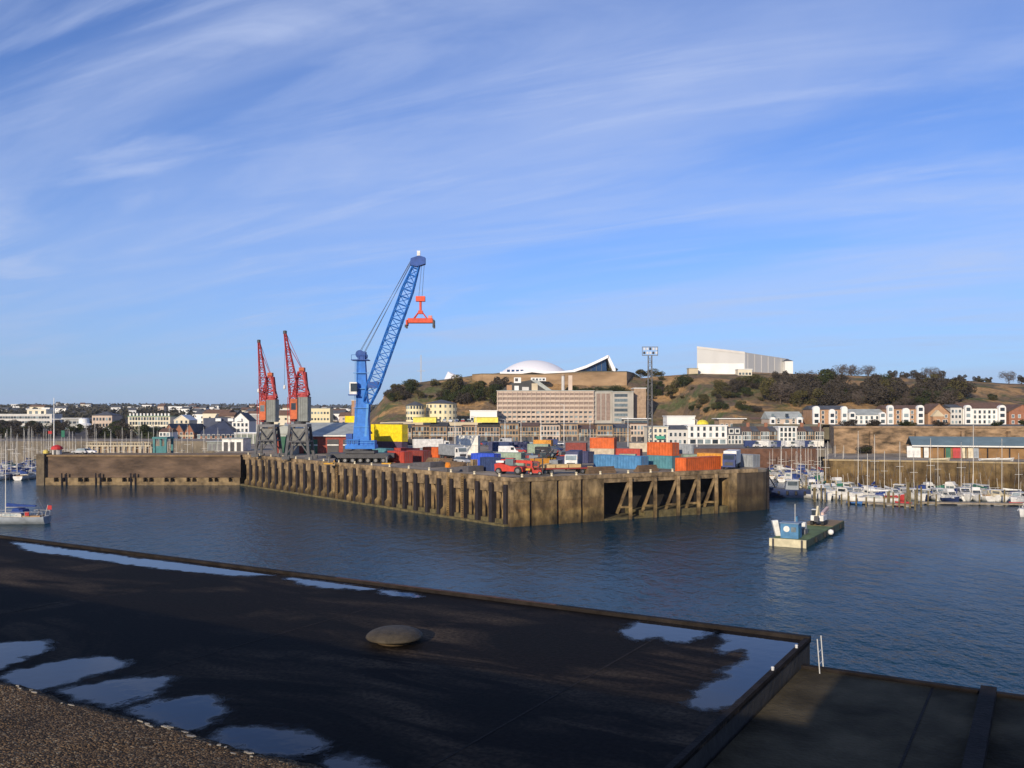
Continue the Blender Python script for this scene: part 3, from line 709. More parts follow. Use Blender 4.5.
# ---- vehicles
def wheel_fn(r, w):
    def f():
        m = MB(); n = 16
        vs = []
        for y, rr in ((-w/2, r*.85), (-w*.35, r), (w*.35, r), (w/2, r*.85)):
            for i in range(n): vs.append((rr*math.cos(2*math.pi*i/n), y, rr*math.sin(2*math.pi*i/n)))
        fs = [(k*n+i, k*n+(i+1)%n, (k+1)*n+(i+1)%n, (k+1)*n+i) for k in range(3) for i in range(n)]
        fs += [tuple(range(n)), tuple(range(4*n-1,3*n-1,-1))]
        return m.add(vs, fs)
    return f
def rim_fn(r, w): return lambda: MB().tube((0,-w/2-.02,0),(0,w/2+.02,0), r*.55, n=12)
rimm = mat('rim_metal', (.16,.16,.16), .4, .1, 2, metal=.5)
def wheel(par, loc, r, w):
    o = inst('wheel', ('wh',r,w), wheel_fn(r,w), rubber, par, loc); inst('rim', ('ri',r,w), rim_fn(r,w), rimm, o)
def car_body():
    m = MB(); pr = [(-2.1,.35),(-2.15,.75),(-1.95,.92),(-1.0,.96),(1.0,.95),(1.75,.85),(2.1,.7),(2.12,.35)]
    m.extr(pr, -.82, .82); return m
def car_cabin(): 
    vs = [(-1.9,-.76,.955),(1.0,-.76,.955),(1.0,.76,.955),(-1.9,.76,.955),(-1.5,-.62,1.45),(.3,-.62,1.45),(.3,.62,1.45),(-1.5,.62,1.45)]
    return MB().add(vs, [(4,5,6,7),(0,1,5,4),(1,2,6,5),(2,3,7,6),(3,0,4,7)])
def car_roof(): return MB().box(-1.5,.28,-.61,.61,1.452,1.49)
def car(px, d, z, yaw, m, label, group=None):
    t = thing('parked_car', label, 'car', (X(px,d), d, z), R(yaw), group)
    inst('body','carb',car_body,m,t); inst('glazing','carg',car_cabin,glass,t); inst('roof','carr',car_roof,m,t)
    for sx in (-1.3,1.3):
        for sy in (-.78,.78): wheel(t,(sx,sy,.32),.32,.2)
def van_body():
    return MB().extr([(-2.6,.4),(-2.6,2.25),(-2.5,2.4),(1.2,2.4),(1.6,2.2),(2.15,1.25),(2.7,1.1),(2.75,.4)], -.98, .98)
def van_glass(): return MB().add([(1.63,-.85,2.16),(1.63,.85,2.16),(2.14,.85,1.30),(2.14,-.85,1.30)], [(0,3,2,1)]).box(.7,1.55,-.995,-.985,1.35,2.05).box(.7,1.55,.985,.995,1.35,2.05)
def van(px, d, z, yaw, m, label, group=None):
    t = thing('parked_van', label, 'van', (X(px,d), d, z), R(yaw), group)
    inst('body','vanb',van_body,m,t); inst('windscreen','vang',van_glass,glass,t, (.012,0,.006))
    for sx in (-1.7,1.75):
        for sy in (-.92,.92): wheel(t,(sx,sy,.36),.36,.22)
carcols = [('silver',paint('car_silver',(.42,.43,.45))),('white',paint('car_white',(.72,.72,.72))),('dark blue',paint('car_blue',(.03,.05,.15))),('red',paint('car_red',(.35,.03,.03))),('black',paint('car_black',(.02,.02,.025))),('grey',paint('car_grey',(.14,.15,.16)))]
def cab_fn(): return MB().extr([(-.1,.55),(-.1,2.95),(.35,3.1),(1.5,3.0),(1.78,2.0),(1.85,.55)], -1.2, 1.2)
def lorry(px, d, yaw, m, label, box=None, z=DZ):
    t = thing('lorry', label, 'lorry', (X(px,d), d, z), R(yaw))
    inst('cab','lcab',cab_fn,m,t,(4,0,0))
    inst('windscreen','lws',lambda: MB().add([(1.52,-1.05,2.92),(1.52,1.05,2.92),(1.79,1.05,2.02),(1.79,-1.05,2.02)],[(0,3,2,1)]),glass,t,(4.015,0,0))
    for sy in (-1.215,1.205): inst('side_window','lsw',lambda: MB().box(.5,1.4,0,.01,1.9,2.7),glass,t,(4,sy,0))
    inst('grille','lgr',lambda: MB().box(0,.03,-.8,.8,.9,1.5),dsteel,t,(5.86,0,0))
    inst('chassis','lch',lambda: MB().box(-5,5.6,-.5,.5,.55,.9).box(-5,3.8,-1.2,1.2,.91,1.05),dsteel,t)
    if box: inst('cargo_box','lbx',lambda: MB().box(-5,3.7,-1.23,1.23,1.06,3.6),box,t)
    for sx in (-3.9,-2.7,4.8):
        for sy in (-1.05,1.05): wheel(t,(sx,sy,.5),.5,.3)
lorry(574,176,-100,white,'white lorry facing the camera in front of the dark purple blue container', CCOL['navy'])
lorry(452,214,-60,white,'white lorry with grey box parked behind the quay edge rubble', CCOL['grey'])
lorry(732,178,-110,paint('lorry_blue',(.03,.05,.16)),'dark blue lorry with white box behind the long bright orange container', white)
lorry(430,262,20,white,'white lorry on the street side of the yard, left of the white containers', white)

# ---- red reach stacker
redp = paint('machine_red', (.50,.04,.025)); yel = paint('machine_yellow', (.62,.33,.03))
t = thing('reach_stacker', 'red container reach stacker with yellow boom parked at the quay corner', 'reach stacker', (X(511,160.5),160.5,DZ), R(-22), None, .80)
MB().extr([(-3.4,.7),(-3.5,2.3),(-2.2,2.6),(.2,1.9),(3.2,1.7),(3.4,.7)], -1.4, 1.4).build('body', redp, t)
MB().box(-1.0,.9,-.95,.55,1.95,3.55).build('cab', glass, t); MB().box(-1.05,.95,-1.0,.6,3.552,3.66).build('cab_roof', redp, t)
MB().box(-3.2,-1.3,-1.2,1.2,2.62,3.05).build('engine_cover', white, t)
MB().beam((-2.8,.95,3.0),(4.6,.95,2.75),.55,.65).build('boom', redp, t)
MB().box(4.5,5.5,-2.4,3.4,1.1,1.5).build('spreader', yel, t); MB().box(4.5,4.9,.6,1.3,1.502,3.1).build('head', redp, t)
for sx, r in ((-2.4,.75),(2.3,.9)):
    for sy in (-1.5,1.5): wheel(t,(sx,sy,r),r,.7)
t = thing('flat_trailer', 'low red flat trailer loaded with pale timber packs at the quay corner', 'trailer', (X(563,158),158+3.5,DZ), R(18))
MB().box(-5,5,-1.2,1.2,.9,1.15).build('bed', paint('trailer_red',(.25,.04,.03)), t); 
for k in range(3): MB().box(-3.9+k*2.5,-1.6+k*2.5,-.9,.9,1.152,1.75).build('timber_pack', mat('pale_timber',(.50,.36,.17),.8,.2,1.5), t)
for sx in (-3.6,-2.4,3.6):
    for sy in (-1,1): wheel(t,(sx,sy,.45),.45,.3)
t = thing('forklift', 'small red forklift between the reach stacker and the timber trailer', 'forklift', (X(536,158.5),158.5,DZ), R(-10))
MB().extr([(-1.3,.35),(-1.35,1.25),(-.5,1.4),(-.3,.9),(1.0,.85),(1.1,.35)],-.6,.6).build('body', redp, t)
for sx in (-.6,.7):
    for sy in (-.5,.5): MB().bar((sx,sy,.9),(sx*.8,sy,2.2),.07).build('roof_post', dsteel, t)
MB().box(-.7,.75,-.6,.6,2.2,2.27).build('overhead_guard', dsteel, t); MB().box(1.12,1.25,-.45,.45,.1,2.9).build('mast', dsteel, t)
for sy in (-.3,.3): MB().box(1.25,2.3,sy-.07,sy+.07,.12,.18).build('fork', dsteel, t)
for sx in (-.85,.75):
    for sy in (-.55,.55): wheel(t,(sx,sy,.33),.33,.24)
# lifebuoy housing
t = thing('lifebuoy_housing', 'orange lifebuoy housing on a dark post at the quay edge', 'lifebuoy', (*(Nn+Lq*19.3+LqN*-.4),DZ+.23), R(-50))
MB().box(-.07,.07,-.07,.07,0,.9).build('post', dsteel, t)
MB().extr([(-.5,.8),(-.55,1.3),(-.3,1.75),(.3,1.75),(.55,1.3),(.5,.8)],-.2,.2).build('housing', paint('safety_orange',(.75,.24,.02)), t)
# bollards along the edge
bol = MB().lathe([(.24,0),(.20,.12),(.16,.3),(.22,.42),(.24,.5),(.10,.56)],12)
for i in range(16):
    for o_, dv, n_, st in ((Nn,Lq,LqN,7.2),) if i else ((Nn,Lq,LqN,7.2),):
        p = o_+dv*(4+i*st)-n_*.5
        if i*st+4 > 112: continue
        o = inst('bollard','bol',lambda: bol,cream,None,(p.x,p.y,DZ+.222)); tag(o,'squat cream mooring bollard on the quay coping','bollard','bollards along the quay edge')
for u in (2.2, 8, 13, 18, 24, 29, 34):
    p = Nn+Eq*u-EqN*.5
    o = inst('bollard','bol',lambda: bol,cream,None,(p.x,p.y,DZ+.222)); tag(o,'squat cream mooring bollard on the quay coping','bollard','bollards along the quay edge')

# ---- blue mobile harbour crane
cb = paint('crane_blue', (.028,.17,.56), var=.22); cbd = paint('crane_dark_blue', (.025,.08,.30)); cbl = paint('crane_light_blue', (.09,.28,.60), var=.1)
dC = 199.0
t = thing('harbour_crane', 'tall blue mobile harbour crane with raised lattice boom', 'crane', (X(362,dC),dC,DZ))
m_ = MB().box(-7.5,7.5,-2.6,2.6,1.15,2.2); m_.box(-3.2,3.2,-3,3,2.2,2.75); m_.build('undercarriage', dsteel, t)
for sx in (-6.3,6.3):
    for sy in (-1,1):
        MB().beam((sx,sy*2.4,1.6),(sx,sy*5.6,1.5),.7,.7).build('outrigger', dsteel, t); MB().tube((sx,sy*5.4,.25),(sx,sy*5.4,1.5),.22).build('jack', steel, t)
        MB().box(sx-1.0,sx+1.0,sy*5.4-.8,sy*5.4+.8,.004,.26).build('float_pad', yel, t)
for k in range(7):
    for sy in (-1.9,1.9): wheel(t,(-5.1+k*1.7,sy,.62),.62,.9)
MB().lathe([(2.3,2.76),(2.3,3.15),(1.9,3.15)],24).build('slew_ring', dsteel, t)
sup = MB().box(-3.4,3.2,-2.2,2.6,3.16,4.0).build('superstructure', cb, t)
m_ = MB().box(-3.1,-.4,-2.0,2.2,4.002,5.3); m_.box(1.9,3.0,-1.6,2.2,4.002,5.0); m_.build('machinery_house', cb, sup)
MB().box(-3.3,-1.9,-1.7,1.9,5.302,6.5).build('counterweight', cbd, sup)
for k in range(5): MB().box(-2.9+k*.5,-2.6+k*.5,-2.03,-2.002,4.3,5.1).build('louvre', cbd, sup)
m_ = MB().box(-3.4,3.2,-2.3,-2.25,4.6,4.66)
for k in range(8): m_.bar((-3.35+k*.93,-2.27,4.0),(-3.35+k*.93,-2.27,5.05),.06)
m_.bar((-3.4,-2.27,5.05),(3.2,-2.27,5.05),.06); m_.build('railing', cbl, sup)
# tower: tapered plate column with an inclined front leg
vs = []; 
for z, xa, xb, yd in ((4.0,-1.9,1.9,1.6),(13.5,-1.2,1.35,1.15),(23.0,-1.1,.8,.9)): vs += [(xa,-yd,z),(xb,-yd,z),(xb,yd,z),(xa,yd,z)]
fs = [(0,1,2,3)[::-1],(8,9,10,11)]
for k in (0,4): fs += [(k+i,k+(i+1)%4,k+4+(i+1)%4,k+4+i) for i in range(4)]
tw = MB().add(vs,fs).build('tower', cb, t)
m_ = MB(); m_.beam((.9,-1.25,4.0),(1.5,-1.05,13.3),.5,.6); m_.beam((.9,1.25,4.0),(1.5,1.05,13.3),.5,.6); m_.build('front_leg', cbl, tw)
m_ = MB()
for z in (8,12.2,16.5,20): m_.box(-1.75,1.75,-1.6,-1.18,z,z+.12)
m_.bar((-1.45,-1.35,4),(-1.3,-1.3,23),.08); m_.bar((-1.05,-1.4,4),(-.9,-1.3,23),.08); m_.build('access_ladder', cbl, tw)
MB().cbox((-1.15,-.2,23.2),.3,.3,.3)
m_ = MB().box(-2.2,1.6,-1.6,1.6,22.9,23.1); 
for x in (-2.1,-.7,.6,1.5): m_.bar((x,-1.55,23.1),(x,-1.55,24.1),.06)
m_.bar((-2.1,-1.55,24.1),(1.5,-1.55,24.1),.06); m_.build('top_platform', cbd, tw)
m_ = MB()
for y in (-.6,.0,.6): m_.tube((-.4,y-.12,24.3),(-.4,y+.12,24.3),.95,n=18); m_.tube((.6,y-.12,23.9),(.6,y+.12,23.9),.6,n=18)
m_.box(-.7,.9,-.95,-.8,23.1,24.9); m_.box(-.7,.9,.8,.95,23.1,24.9); m_.build('sheaves', cbd, tw)
cbn = MB().box(-2.35,-.75,-2.6,-1.0,15.3,18.0).build('cab', white, t)
MB().box(-2.1,-.7,-2.63,-2.602,15.9,17.7).build('windscreen', glass, cbn); MB().box(-2.6,-.6,-2.9,-.9,15.05,15.28).build('platform', cbd, cbn)
MB().box(-.748,-.72,-2.4,-1.2,15.9,17.6).build('side_window', glass, cbn)
r0 = Vector((1.3,-.6,13.4)); tp = Vector((13.2,-6,44.2)); pa = r0.lerp(tp,.13); pb_ = r0.lerp(tp,.80)
bm_ = MB(); bm_.lattice(r0,pa,1.6,2.7,2,.26,1.9,2.1); bm_.lattice(pa,pb_,2.7,2.4,13,.22,2.1,2.0); bm_.lattice(pb_,tp,2.4,1.1,4,.22,2.0,1.2)
bo = bm_.build('boom', cb, t)
u = (tp-r0).normalized()
m_ = MB(); m_.beam(r0.lerp(tp,.13)-Vector((1.2,0,0)), r0.lerp(tp,.13)+Vector((1.2,0,0)), 2.1, 1.3); m_.build('boom_platform', cbd, bo)
hd = MB().extr([(tp.x-1.7,tp.z-.9),(tp.x-1.5,tp.z+.5),(tp.x+.3,tp.z+1.1),(tp.x+1.6,tp.z+.7),(tp.x+1.6,tp.z-.7),(tp.x-.2,tp.z-1.3)],-6.8,-5.2).build('boom_head', cbd, bo)
MB().box(tp.x-.2,tp.x+.5,-6.3,-5.7,tp.z+1.12,tp.z+2.2).build('head_lamp', white, hd)
m_ = MB()
for y0,y1 in ((-.6,-5.6),(.6,-6.4)): m_.tube((-.3,y0,25.1),(tp.x-1.3,y1,tp.z+.5),.05,n=5); m_.tube((.4,y0,24.4),(tp.x-1.2,y1,tp.z+.1),.05,n=5)
m_.build('luffing_ropes', rope, t)
m_ = MB(); hx = tp.x+1.1
for dx in (-.35,.35): m_.tube((hx+dx*.8,-6,tp.z-.6),(hx-.55+dx,-6,36.6),.045,n=5)
m_.build('hoist_ropes', rope, t)
ru = paint('spreader_red', (.66,.085,.04))
sx0 = X(362,dC)+hx-.55; t2 = thing('container_spreader', 'orange red lifting spreader hanging from the blue crane boom', 'spreader', (sx0,dC-6,DZ+30.0))
MB().box(-1.0,1.0,-.6,.6,5.4,6.5).build('hook_block', ru, t2)
MB().tube((0,0,2.9),(0,0,5.4),.28).build('rotator', ru, t2)
m_ = MB()
for a_ in ((-1.4,-.5),(1.4,-.5),(1.4,.5),(-1.4,.5)): m_.bar((0,0,3.6),(a_[0],a_[1],1.7),.2)
m_.box(-.5,.5,-.5,.5,2.7,3.4); m_.build('headblock_frame', ru, t2)
MB().box(-2.7,2.7,-.95,.95,.7,1.68).build('beam', ru, t2)
for s_ in (-1,1):
    MB().box(s_*2.9-.18,s_*2.9+.18,-1.22,1.22,.2,1.3).build('end_beam', dsteel if s_ > 0 else ru, t2)
    for sy in (-1.1,1.1): MB().box(s_*3.0-.3,s_*3.0+.1,sy-.16,sy+.16,-.35,.25).build('flipper', dsteel, t2)
MB().box(1.7,2.5,-.5,.5,1.69,2.3).build('power_pack', paint('spreader_pink',(.6,.22,.2)), t2)

# ---- two old red portal cranes
rp_ = paint('crane_red', (.40,.05,.05), var=.3); ro = paint('crane_orange', (.50,.11,.035), var=.3); legm = mat('sooty_steel', (.075,.075,.08), .7, .35, .8); gsh = mat('ribbed_grey_sheet', (.19,.205,.19), .6, .3, .6)
def old_crane(px, d, tx, th, label, sc):
    t = thing('portal_crane', label, 'crane', (X(px,d),d,DZ), 0, None, sc)
    for sx in (-1,1):
        for sy in (-1,1):
            m = MB(); m.beam((sx*2.7,sy*2.6,.3),(sx*1.9,sy*1.9,8.0),.6,.6); m.box(sx*2.7-.9,sx*2.7+.9,sy*2.6-.4,sy*2.6+.4,.004,.75); m.build('leg', legm, t)
    m = MB()
    for sy in (-1,1):
        m.beam((-2.6,sy*2.55,1.2),(2.0,sy*1.95,7.4),.25,.25); m.beam((2.6,sy*2.55,1.2),(-2.0,sy*1.95,7.4),.25,.25); m.beam((-2.4,sy*2.4,4.2),(2.4,sy*2.4,4.2),.35,.4)
        m.beam((sy*2.55,-2.5,1.2),(sy*1.95,1.9,7.4),.25,.25); m.beam((sy*2.4,-2.4,4.2),(sy*2.4,2.4,4.2),.35,.4)
    m.build('bracing', legm, t)
    MB().box(-2.2,2.2,-2.2,2.2,7.6,8.3).build('portal_deck', steel, t)
    MB().box(-1.6,1.7,-1.5,1.5,3.2,7.2).build('electrical_house', mat('drab_grey',(.17,.17,.16),.8,.3,.8), t)
    MB().lathe([(1.4,8.31),(1.4,8.9)],16).build('slew_ring', dsteel, t)
    h = MB().box(-.1,2.2,-1.7,1.9,8.92,14.6).build('machinery_house', gsh, t)
    for k in range(5): MB().box(.0+k*.5,.08+k*.5,-1.78,-1.702,9.0,14.5).build('rib', steel, h)
    MB().extr([(-.2,14.602),(1.0,15.3),(2.3,14.602)],-1.8,2.0).build('house_roof', rp_, h)
    c = MB().box(-1.9,-.32,-1.6,1.2,9.4,14.2).build('driver_house', ro, t); MB().box(-1.7,-.6,-1.63,-1.602,11.6,13.2).build('windscreen', glass, c); MB().box(-1.93,-1.902,-1.3,.8,11.6,13.2).build('side_window', glass, c)
    m = MB()
    m.lattice((.1,.0,14.6),(.5,.0,20.6),3.4,1.6,5,.28,2.2,1.2); m.beam((.5,-.8,20.6),(.5,.8,20.6),.9,.5); m.box(-1.4,1.8,-1.0,1.0,15.0,15.6)
    for y in (-.9,.9): m.beam((2.1,y,15.0),(.7,y*.7,20.6),.35,.4)
    m.build('tower', rp_, t)
    MB().box(-.1,1.1,-.8,.8,20.7,21.6).build('sheave_box', ro, t)
    j0 = Vector((-1.5,-.2,9.0)); j1 = Vector((tx,-1.0,th))
    jm = j0.lerp(j1,.42) + Vector((.75,0,0))
    m = MB(); m.lattice(j0,jm,.9,1.9,6,.20,1.4,1.5); m.lattice(jm,j1,1.9,.35,9,.18,1.5,.5)
    j = m.build('jib', rp_, t); MB().lathe([(.05,-.4),(.45,-.3),(.45,.4),(.05,.5)],10).build('jib_head', dsteel, j, tuple(j1))
    m = MB(); m.tube((.5,-.4,21.3),j1.lerp(jm,.25)+Vector((.35,0,0)),.09,n=5); m.tube((.5,.4,21.3),j1+Vector((.1,0,.2)),.06,n=5); m.build('luffing_ropes', rp_, t)
    m = MB(); m.tube(j1,(tx-.1,-1.0,17.5),.035,n=4); m.build('hoist_rope', rope, t); MB().lathe([(.05,16.4),(.28,16.6),(.3,17.2),(.08,17.5)],8,(tx-.1,-1.0)).build('hook', white, t)
    m = MB()
    for k in range(7): m.box(-2.6,-2.0,-1.3,-.9,8.4+k*.85,8.46+k*.85)
    m.bar((-2.6,-1.1,8.3),(-2.6,-1.1,14.6),.12); m.bar((-2.0,-1.1,8.3),(-2.0,-1.1,14.6),.12); m.build('access_ladder', rp_, t)
old_crane(268.5,229,-2.2,29.6,'old red portal crane on grey legs, the left and lower one of two',1.0)
old_crane(300,216,-3.3,29.8,'old red portal crane on grey legs, the right one nearer the blue crane',1.03)

# ---- floodlight mast and lamp posts
def floodmast(px, d, zt, label):
    t = thing('floodlight_mast', label, 'floodlight mast', (X(px,d),d,DZ)); h = zt-DZ
    m = MB(); m.lattice((0,0,0),(0,0,h-2.2),1.1,.8,16,.11); m.build('lattice_mast', steel, t)
    f = MB().box(-1.8,1.8,-.08,.08,h-2.2,h-2.05).box(-1.8,1.8,-.08,.08,h-.3,h-.15).box(-1.8,-1.68,-.08,.08,h-2.05,h-.3).box(1.68,1.8,-.08,.08,h-2.05,h-.3).build('head_frame', steel, t)
    for r_ in range(2):
        for k in range(5): MB().box(-1.55+k*.68,-1.1+k*.68,-.45,-.1,h-1.85+r_*.9,h-1.3+r_*.9).build('floodlight', mat('lamp_face',(.55,.56,.58),.3,.1,3) if (k+r_)%3 else dsteel, t)
floodmast(650,201,Z(346,201),'tall lattice floodlight mast with two rows of lamps above the stacked containers')
def lamp_post(px, d, z, h, label):
    t = thing('lamp_post', label, 'lamp post', (X(px,d),d,z), 0, 'lamp posts behind the container yard')
    inst('post',('lp',h),lambda: MB().tube((0,0,0),(0,0,h),.13,.08,8),white,t); inst('lamp_arm',('la',h),lambda: MB().bar((0,0,h),(-1.0,-.2,h+.25),.08),white,t)
    inst('lamp_head',('lh',h),lambda: MB().box(-1.6,-.9,-.35,-.05,h+.2,h+.36),steel,t)
for px, d, h in ((455,300,9),(476,296,10),(505,302,9),(521,298,8),(541,306,11),(564,292,14),(590,303,9),(628,300,10),(668,303,8),(697,298,9)):
    lamp_post(px,d,DZ,h,'slim white lamp post beside the street behind the yard')
# ---- transit shed behind the cranes
bred = mat('red_brick', (.24,.055,.04), .9, .3, 1.5, .3); groof = mat('grey_sheet_roof', (.33,.35,.33), .7, .2, .4, .1)
gdoor = paint('shed_green', (.03,.12,.07)); 
dS = 247; xa, xb = X(277,dS), X(357,dS); w_ = xb-xa
t = thing('transit_shed', 'brick transit shed with pale grey roof and green doors behind the red cranes', 'shed', (xa,dS,DZ))
MB().box(0,w_,0,24,0,4.9).build('wall', bred, t)
MB().extx([(-.8,4.9),(12,8.3),(24.8,4.9),(24.8,5.05),(12,8.5),(-.8,5.08)],-.5,w_+.5).build('roof', groof, t)
for x, w in ((1.2,3.6),(7.5,3.8),(14.0,3.2),(18.4,2.6)):
    dd = MB().box(x,x+w,-.12,-.004,.02,3.9).build('door', gdoor if x < 14 else dsteel, t); MB().box(x,x+w,-.16,-.122,2.2,2.5).build('rail', white, dd)
MB().box(-.4,w_+.4,-.95,-.82,4.75,5.1).build('gutter', white, t)
gt = thing('arched_shed', 'narrow shed with rounded grey gable and green door between the red cranes', 'shed', (X(276,240),240,DZ))
MB().box(0,4.6,0,14,0,5.6).build('wall', groof, gt)
MB().extr([(2.3-2.6*math.cos(k*math.pi/10),5.6+2.2*math.sin(k*math.pi/10)) for k in range(11)],-.3,14.3).build('roof', groof, gt)
MB().box(1.2,3.6,-.1,-.004,.02,4.9).build('door', gdoor, gt); MB().box(.1,.8,-.15,-.004,0,5.5).build('pier', bred, gt); MB().box(3.9,4.5,-.15,-.004,0,5.5).build('pier', bred, gt)
# teal steel frame left of the shed, small white and grey sheds on the pier root
tl = paint('teal_steel',(.05,.19,.20))
t = thing('linkspan_frame', 'teal steel lifting frame standing behind the brown pier', 'gantry', (X(160,262),262,4))
for sx in (-1.7,1.7):
    for sy in (0,5): MB().box(sx-.3,sx+.3,sy-.3,sy+.3,0,7.6).build('leg', tl, t)
MB().box(-2.2,2.2,-.4,5.4,7.602,8.2).build('cross_beam', tl, t); MB().box(-1.38,1.38,0,.3,3.0,5.5).build('panel', tl, t)
for nm,px0,px1,y0,d,mm,lb in (('white_shed',222,243,439,262,white,'long low white shed with dark openings beside the left red crane'),('grey_garage',207,222,442,266,gsh,'grey roller shutter garage left of the long low white shed')):
    t = thing(nm,lb,'shed',(X(px0,d),d,DZ)); w_=X(px1,d)-X(px0,d); h_=max(2.2,Z(y0,d)-DZ)
    MB().box(0,w_,0,8,0,h_).build('wall',mm,t); MB().box(-.2,w_+.2,-.3,8.2,h_+.002,h_+.2).build('roof',groof,t)
    for k in range(3): MB().box(w_*(.08+.31*k),w_*(.08+.31*k)+w_*.2,-.05,-.004,.02,h_*.75).build('door',dsteel if nm[0]=='w' else steel,t)
# cars in the yard and along the street
k = 0
for i in range(26):
    px = 392+i*6.6+rnd.uniform(-1.5,1.5); d = 304+(i%3)*7
    if i in (9,10): continue
    cn, cm = carcols[(i*5+i//3) % 6]
    (van if i % 7 == 3 else car)(px,d,DZ,rnd.choice((0,180,8,172)),cm,f'{cn} {"van" if i%7==3 else "car"} parked along the street behind the container yard','cars along the street')
for i,(px,d) in enumerate(((462,196),(446,230),(492,222),(530,214),(545,232),(612,196),(424,244),(508,238),(556,262),(520,250))):
    cn, cm = carcols[i % 6]
    where = ('behind the orange lifebuoy housing','behind the short orange container','left of the vivid blue container','behind the grey green container','behind the forklift','behind the blue containers','behind the red containers by the crane','behind the pale green container','near the amber container','at the back of the yard')[i]
    (van if i % 3 == 1 else car)(px,d,DZ,rnd.uniform(-60,60),cm,f'{cn} {"van" if i%3==1 else "car"} parked in the yard {where}')
for i,px in enumerate((752,760,768,778,788,796,806,815)):
    cn, cm = (('dark blue',carcols[2][1]),('white',white),('silver',carcols[0][1]))[i % 3]
    van(px,298,DZ-.3,180 if i%2 else 0,cm,f'{cn} van parked along the terrace street behind the yachts','vans along the terrace street')

# ---- clutter in the yard
wood = mat('pale_wood',(.36,.26,.14),.85,.3,1.5); 
def put(nm,label,cat,px,d,rz,parts,group=None):
    t = thing(nm,label,cat,(X(px,d),d,DZ),R(rz),group)
    for n_,f,m in parts: f.build(n_,m,t) if isinstance(f,MB) else None
    return t
def pallets(n):
    m = MB()
    for k in range(n):
        for j in range(5): m.box(-.6,.6,-.5+j*.21,-.36+j*.21,k*.15+.11,k*.15+.135)
        for j in range(3): m.box(-.55+j*.5,-.45+j*.5,-.5,.48,k*.15+.01,k*.15+.108)
    return m
for i,(px,d,n) in enumerate(((470,176,8),(474,181,11),(548,172,9),(590,168,7),(437,188,10))):
    put('pallet_stack',('stack of wooden pallets left of the vivid blue container, the lower one','stack of wooden pallets left of the vivid blue container, the taller one','stack of wooden pallets behind the timber trailer','stack of wooden pallets in front of the blue containers','stack of wooden pallets right of the red container group')[i],'pallets',px,d,i*31,[('pallets',pallets(n),wood)])
for i,(px,d,L_) in enumerate(((452,182,9),(440,196,7),(600,163,6),(646,168,5))):
    m = MB()
    for k in range(4):
        for j in range(4-k): m.box(-L_/2+.1*k,L_/2-.07*j,-.9+j*.42+k*.21,-.5+j*.42+k*.21,.01+k*.31,.30+k*.31)
    put('timber_stack',('long timber stack at the quay edge behind the bollards, left of the pallets','timber stack behind the long one near the white lorry','short timber stack in front of the blue containers','short timber stack under the floodlight mast')[i],'timber stack',px,d,(-50,-30,28,35)[i],[('planks',m,mat('dark_timber',(.13,.085,.05),.9,.35,1))])
for i,(px,d,rz) in enumerate(((458,172,-52),(420,186,-48))):
    put('steel_ramp',('dark sloping steel ramp lying on the quay, nearer one','dark sloping steel ramp beside the red containers')[i],'ramp',px,d,rz,[('plate',MB().extr([(-6,.0),(5,1.1),(6,1.1),(6,.0)],-1.8,1.8),mat('ramp_steel',(.085,.08,.085),.7,.3,.8))])
for i,(px,d,c,z_) in enumerate(((532,178,'red',1.4),(540,184,'amber',1.7),(526,186,'green',1.5),(556,180,'grey',1.6),(561,188,'navy',1.9),(546,196,'brown',2.0),(536,200,'grey',1.6),(628,203,'green',1.8),(690,196,'green',2.0),(704,193,'teal',1.7))):
    w = 1.3+.2*(i%3)
    b = MB().box(-w,w,-.9,.9,.15,z_); t = put('skip_bin' if i%2 else 'generator_box',f'{ {"red":"red","amber":"amber","green":"grey green","grey":"grey","navy":"dark blue","brown":"brown","teal":"teal"}[c]} {"rubbish skip" if i%2 else "generator box"} '+('behind the forklift','behind the forklift, further back','behind the pale green container edge','behind the timber trailer','left of the plain red container','behind the skips in the middle yard','among the machines in the middle yard','behind the bright red container','behind the long bright orange container','behind the amber container at right')[i],'skip' if i%2 else 'generator',px,d,i*23,[])
    if i%2: MB().extr([(-w-.4,z_),(-w,.15),(w,.15),(w+.4,z_)],-.9,.9).build('tub',CCOL[c],t)
    else:
        b.build('housing',CCOL[c],t); MB().tube((.5,.3,z_),(.5,.3,z_+.7),.07).build('exhaust',dsteel,t); MB().box(-w+.2,w-.2,-.93,-.902,.5,z_-.3).build('louvre',dsteel,t)
for i,(px,d,rz) in enumerate(((543,190,20),(553,193,-40),(538,206,70))):
    t = put('yard_loader',('small dark wheel loader with raised arm, left of three in the middle yard','small dark wheel loader with raised arm, beside the plain red container','small dark wheel loader at the back of the three')[i],'loader',px,d,rz,[])
    MB().extr([(-1.7,.6),(-1.7,1.5),(-.4,1.7),(1.2,1.1),(1.3,.6)],-.7,.7).build('body',paint('machine_yellow',(.62,.33,.03)) if i==1 else dsteel,t); MB().box(-.5,.5,-.6,.6,1.6,2.7).build('cab',glass,t); MB().beam((.2,.75,1.5),(2.3,.75,3.3-i*.5),.2,.28).beam((.2,-.75,1.5),(2.3,-.75,3.3-i*.5),.2,.28).build('lift_arms',dsteel,t); MB().extr([(2.1,2.6-i*.5),(2.3,3.5-i*.5),(3.0,3.3-i*.5),(2.8,2.6-i*.5)],-.9,.9).build('bucket',steel,t)
    for sx in (-1.1,.8):
        for sy in (-.8,.8): wheel(t,(sx,sy,.55),.55,.4)
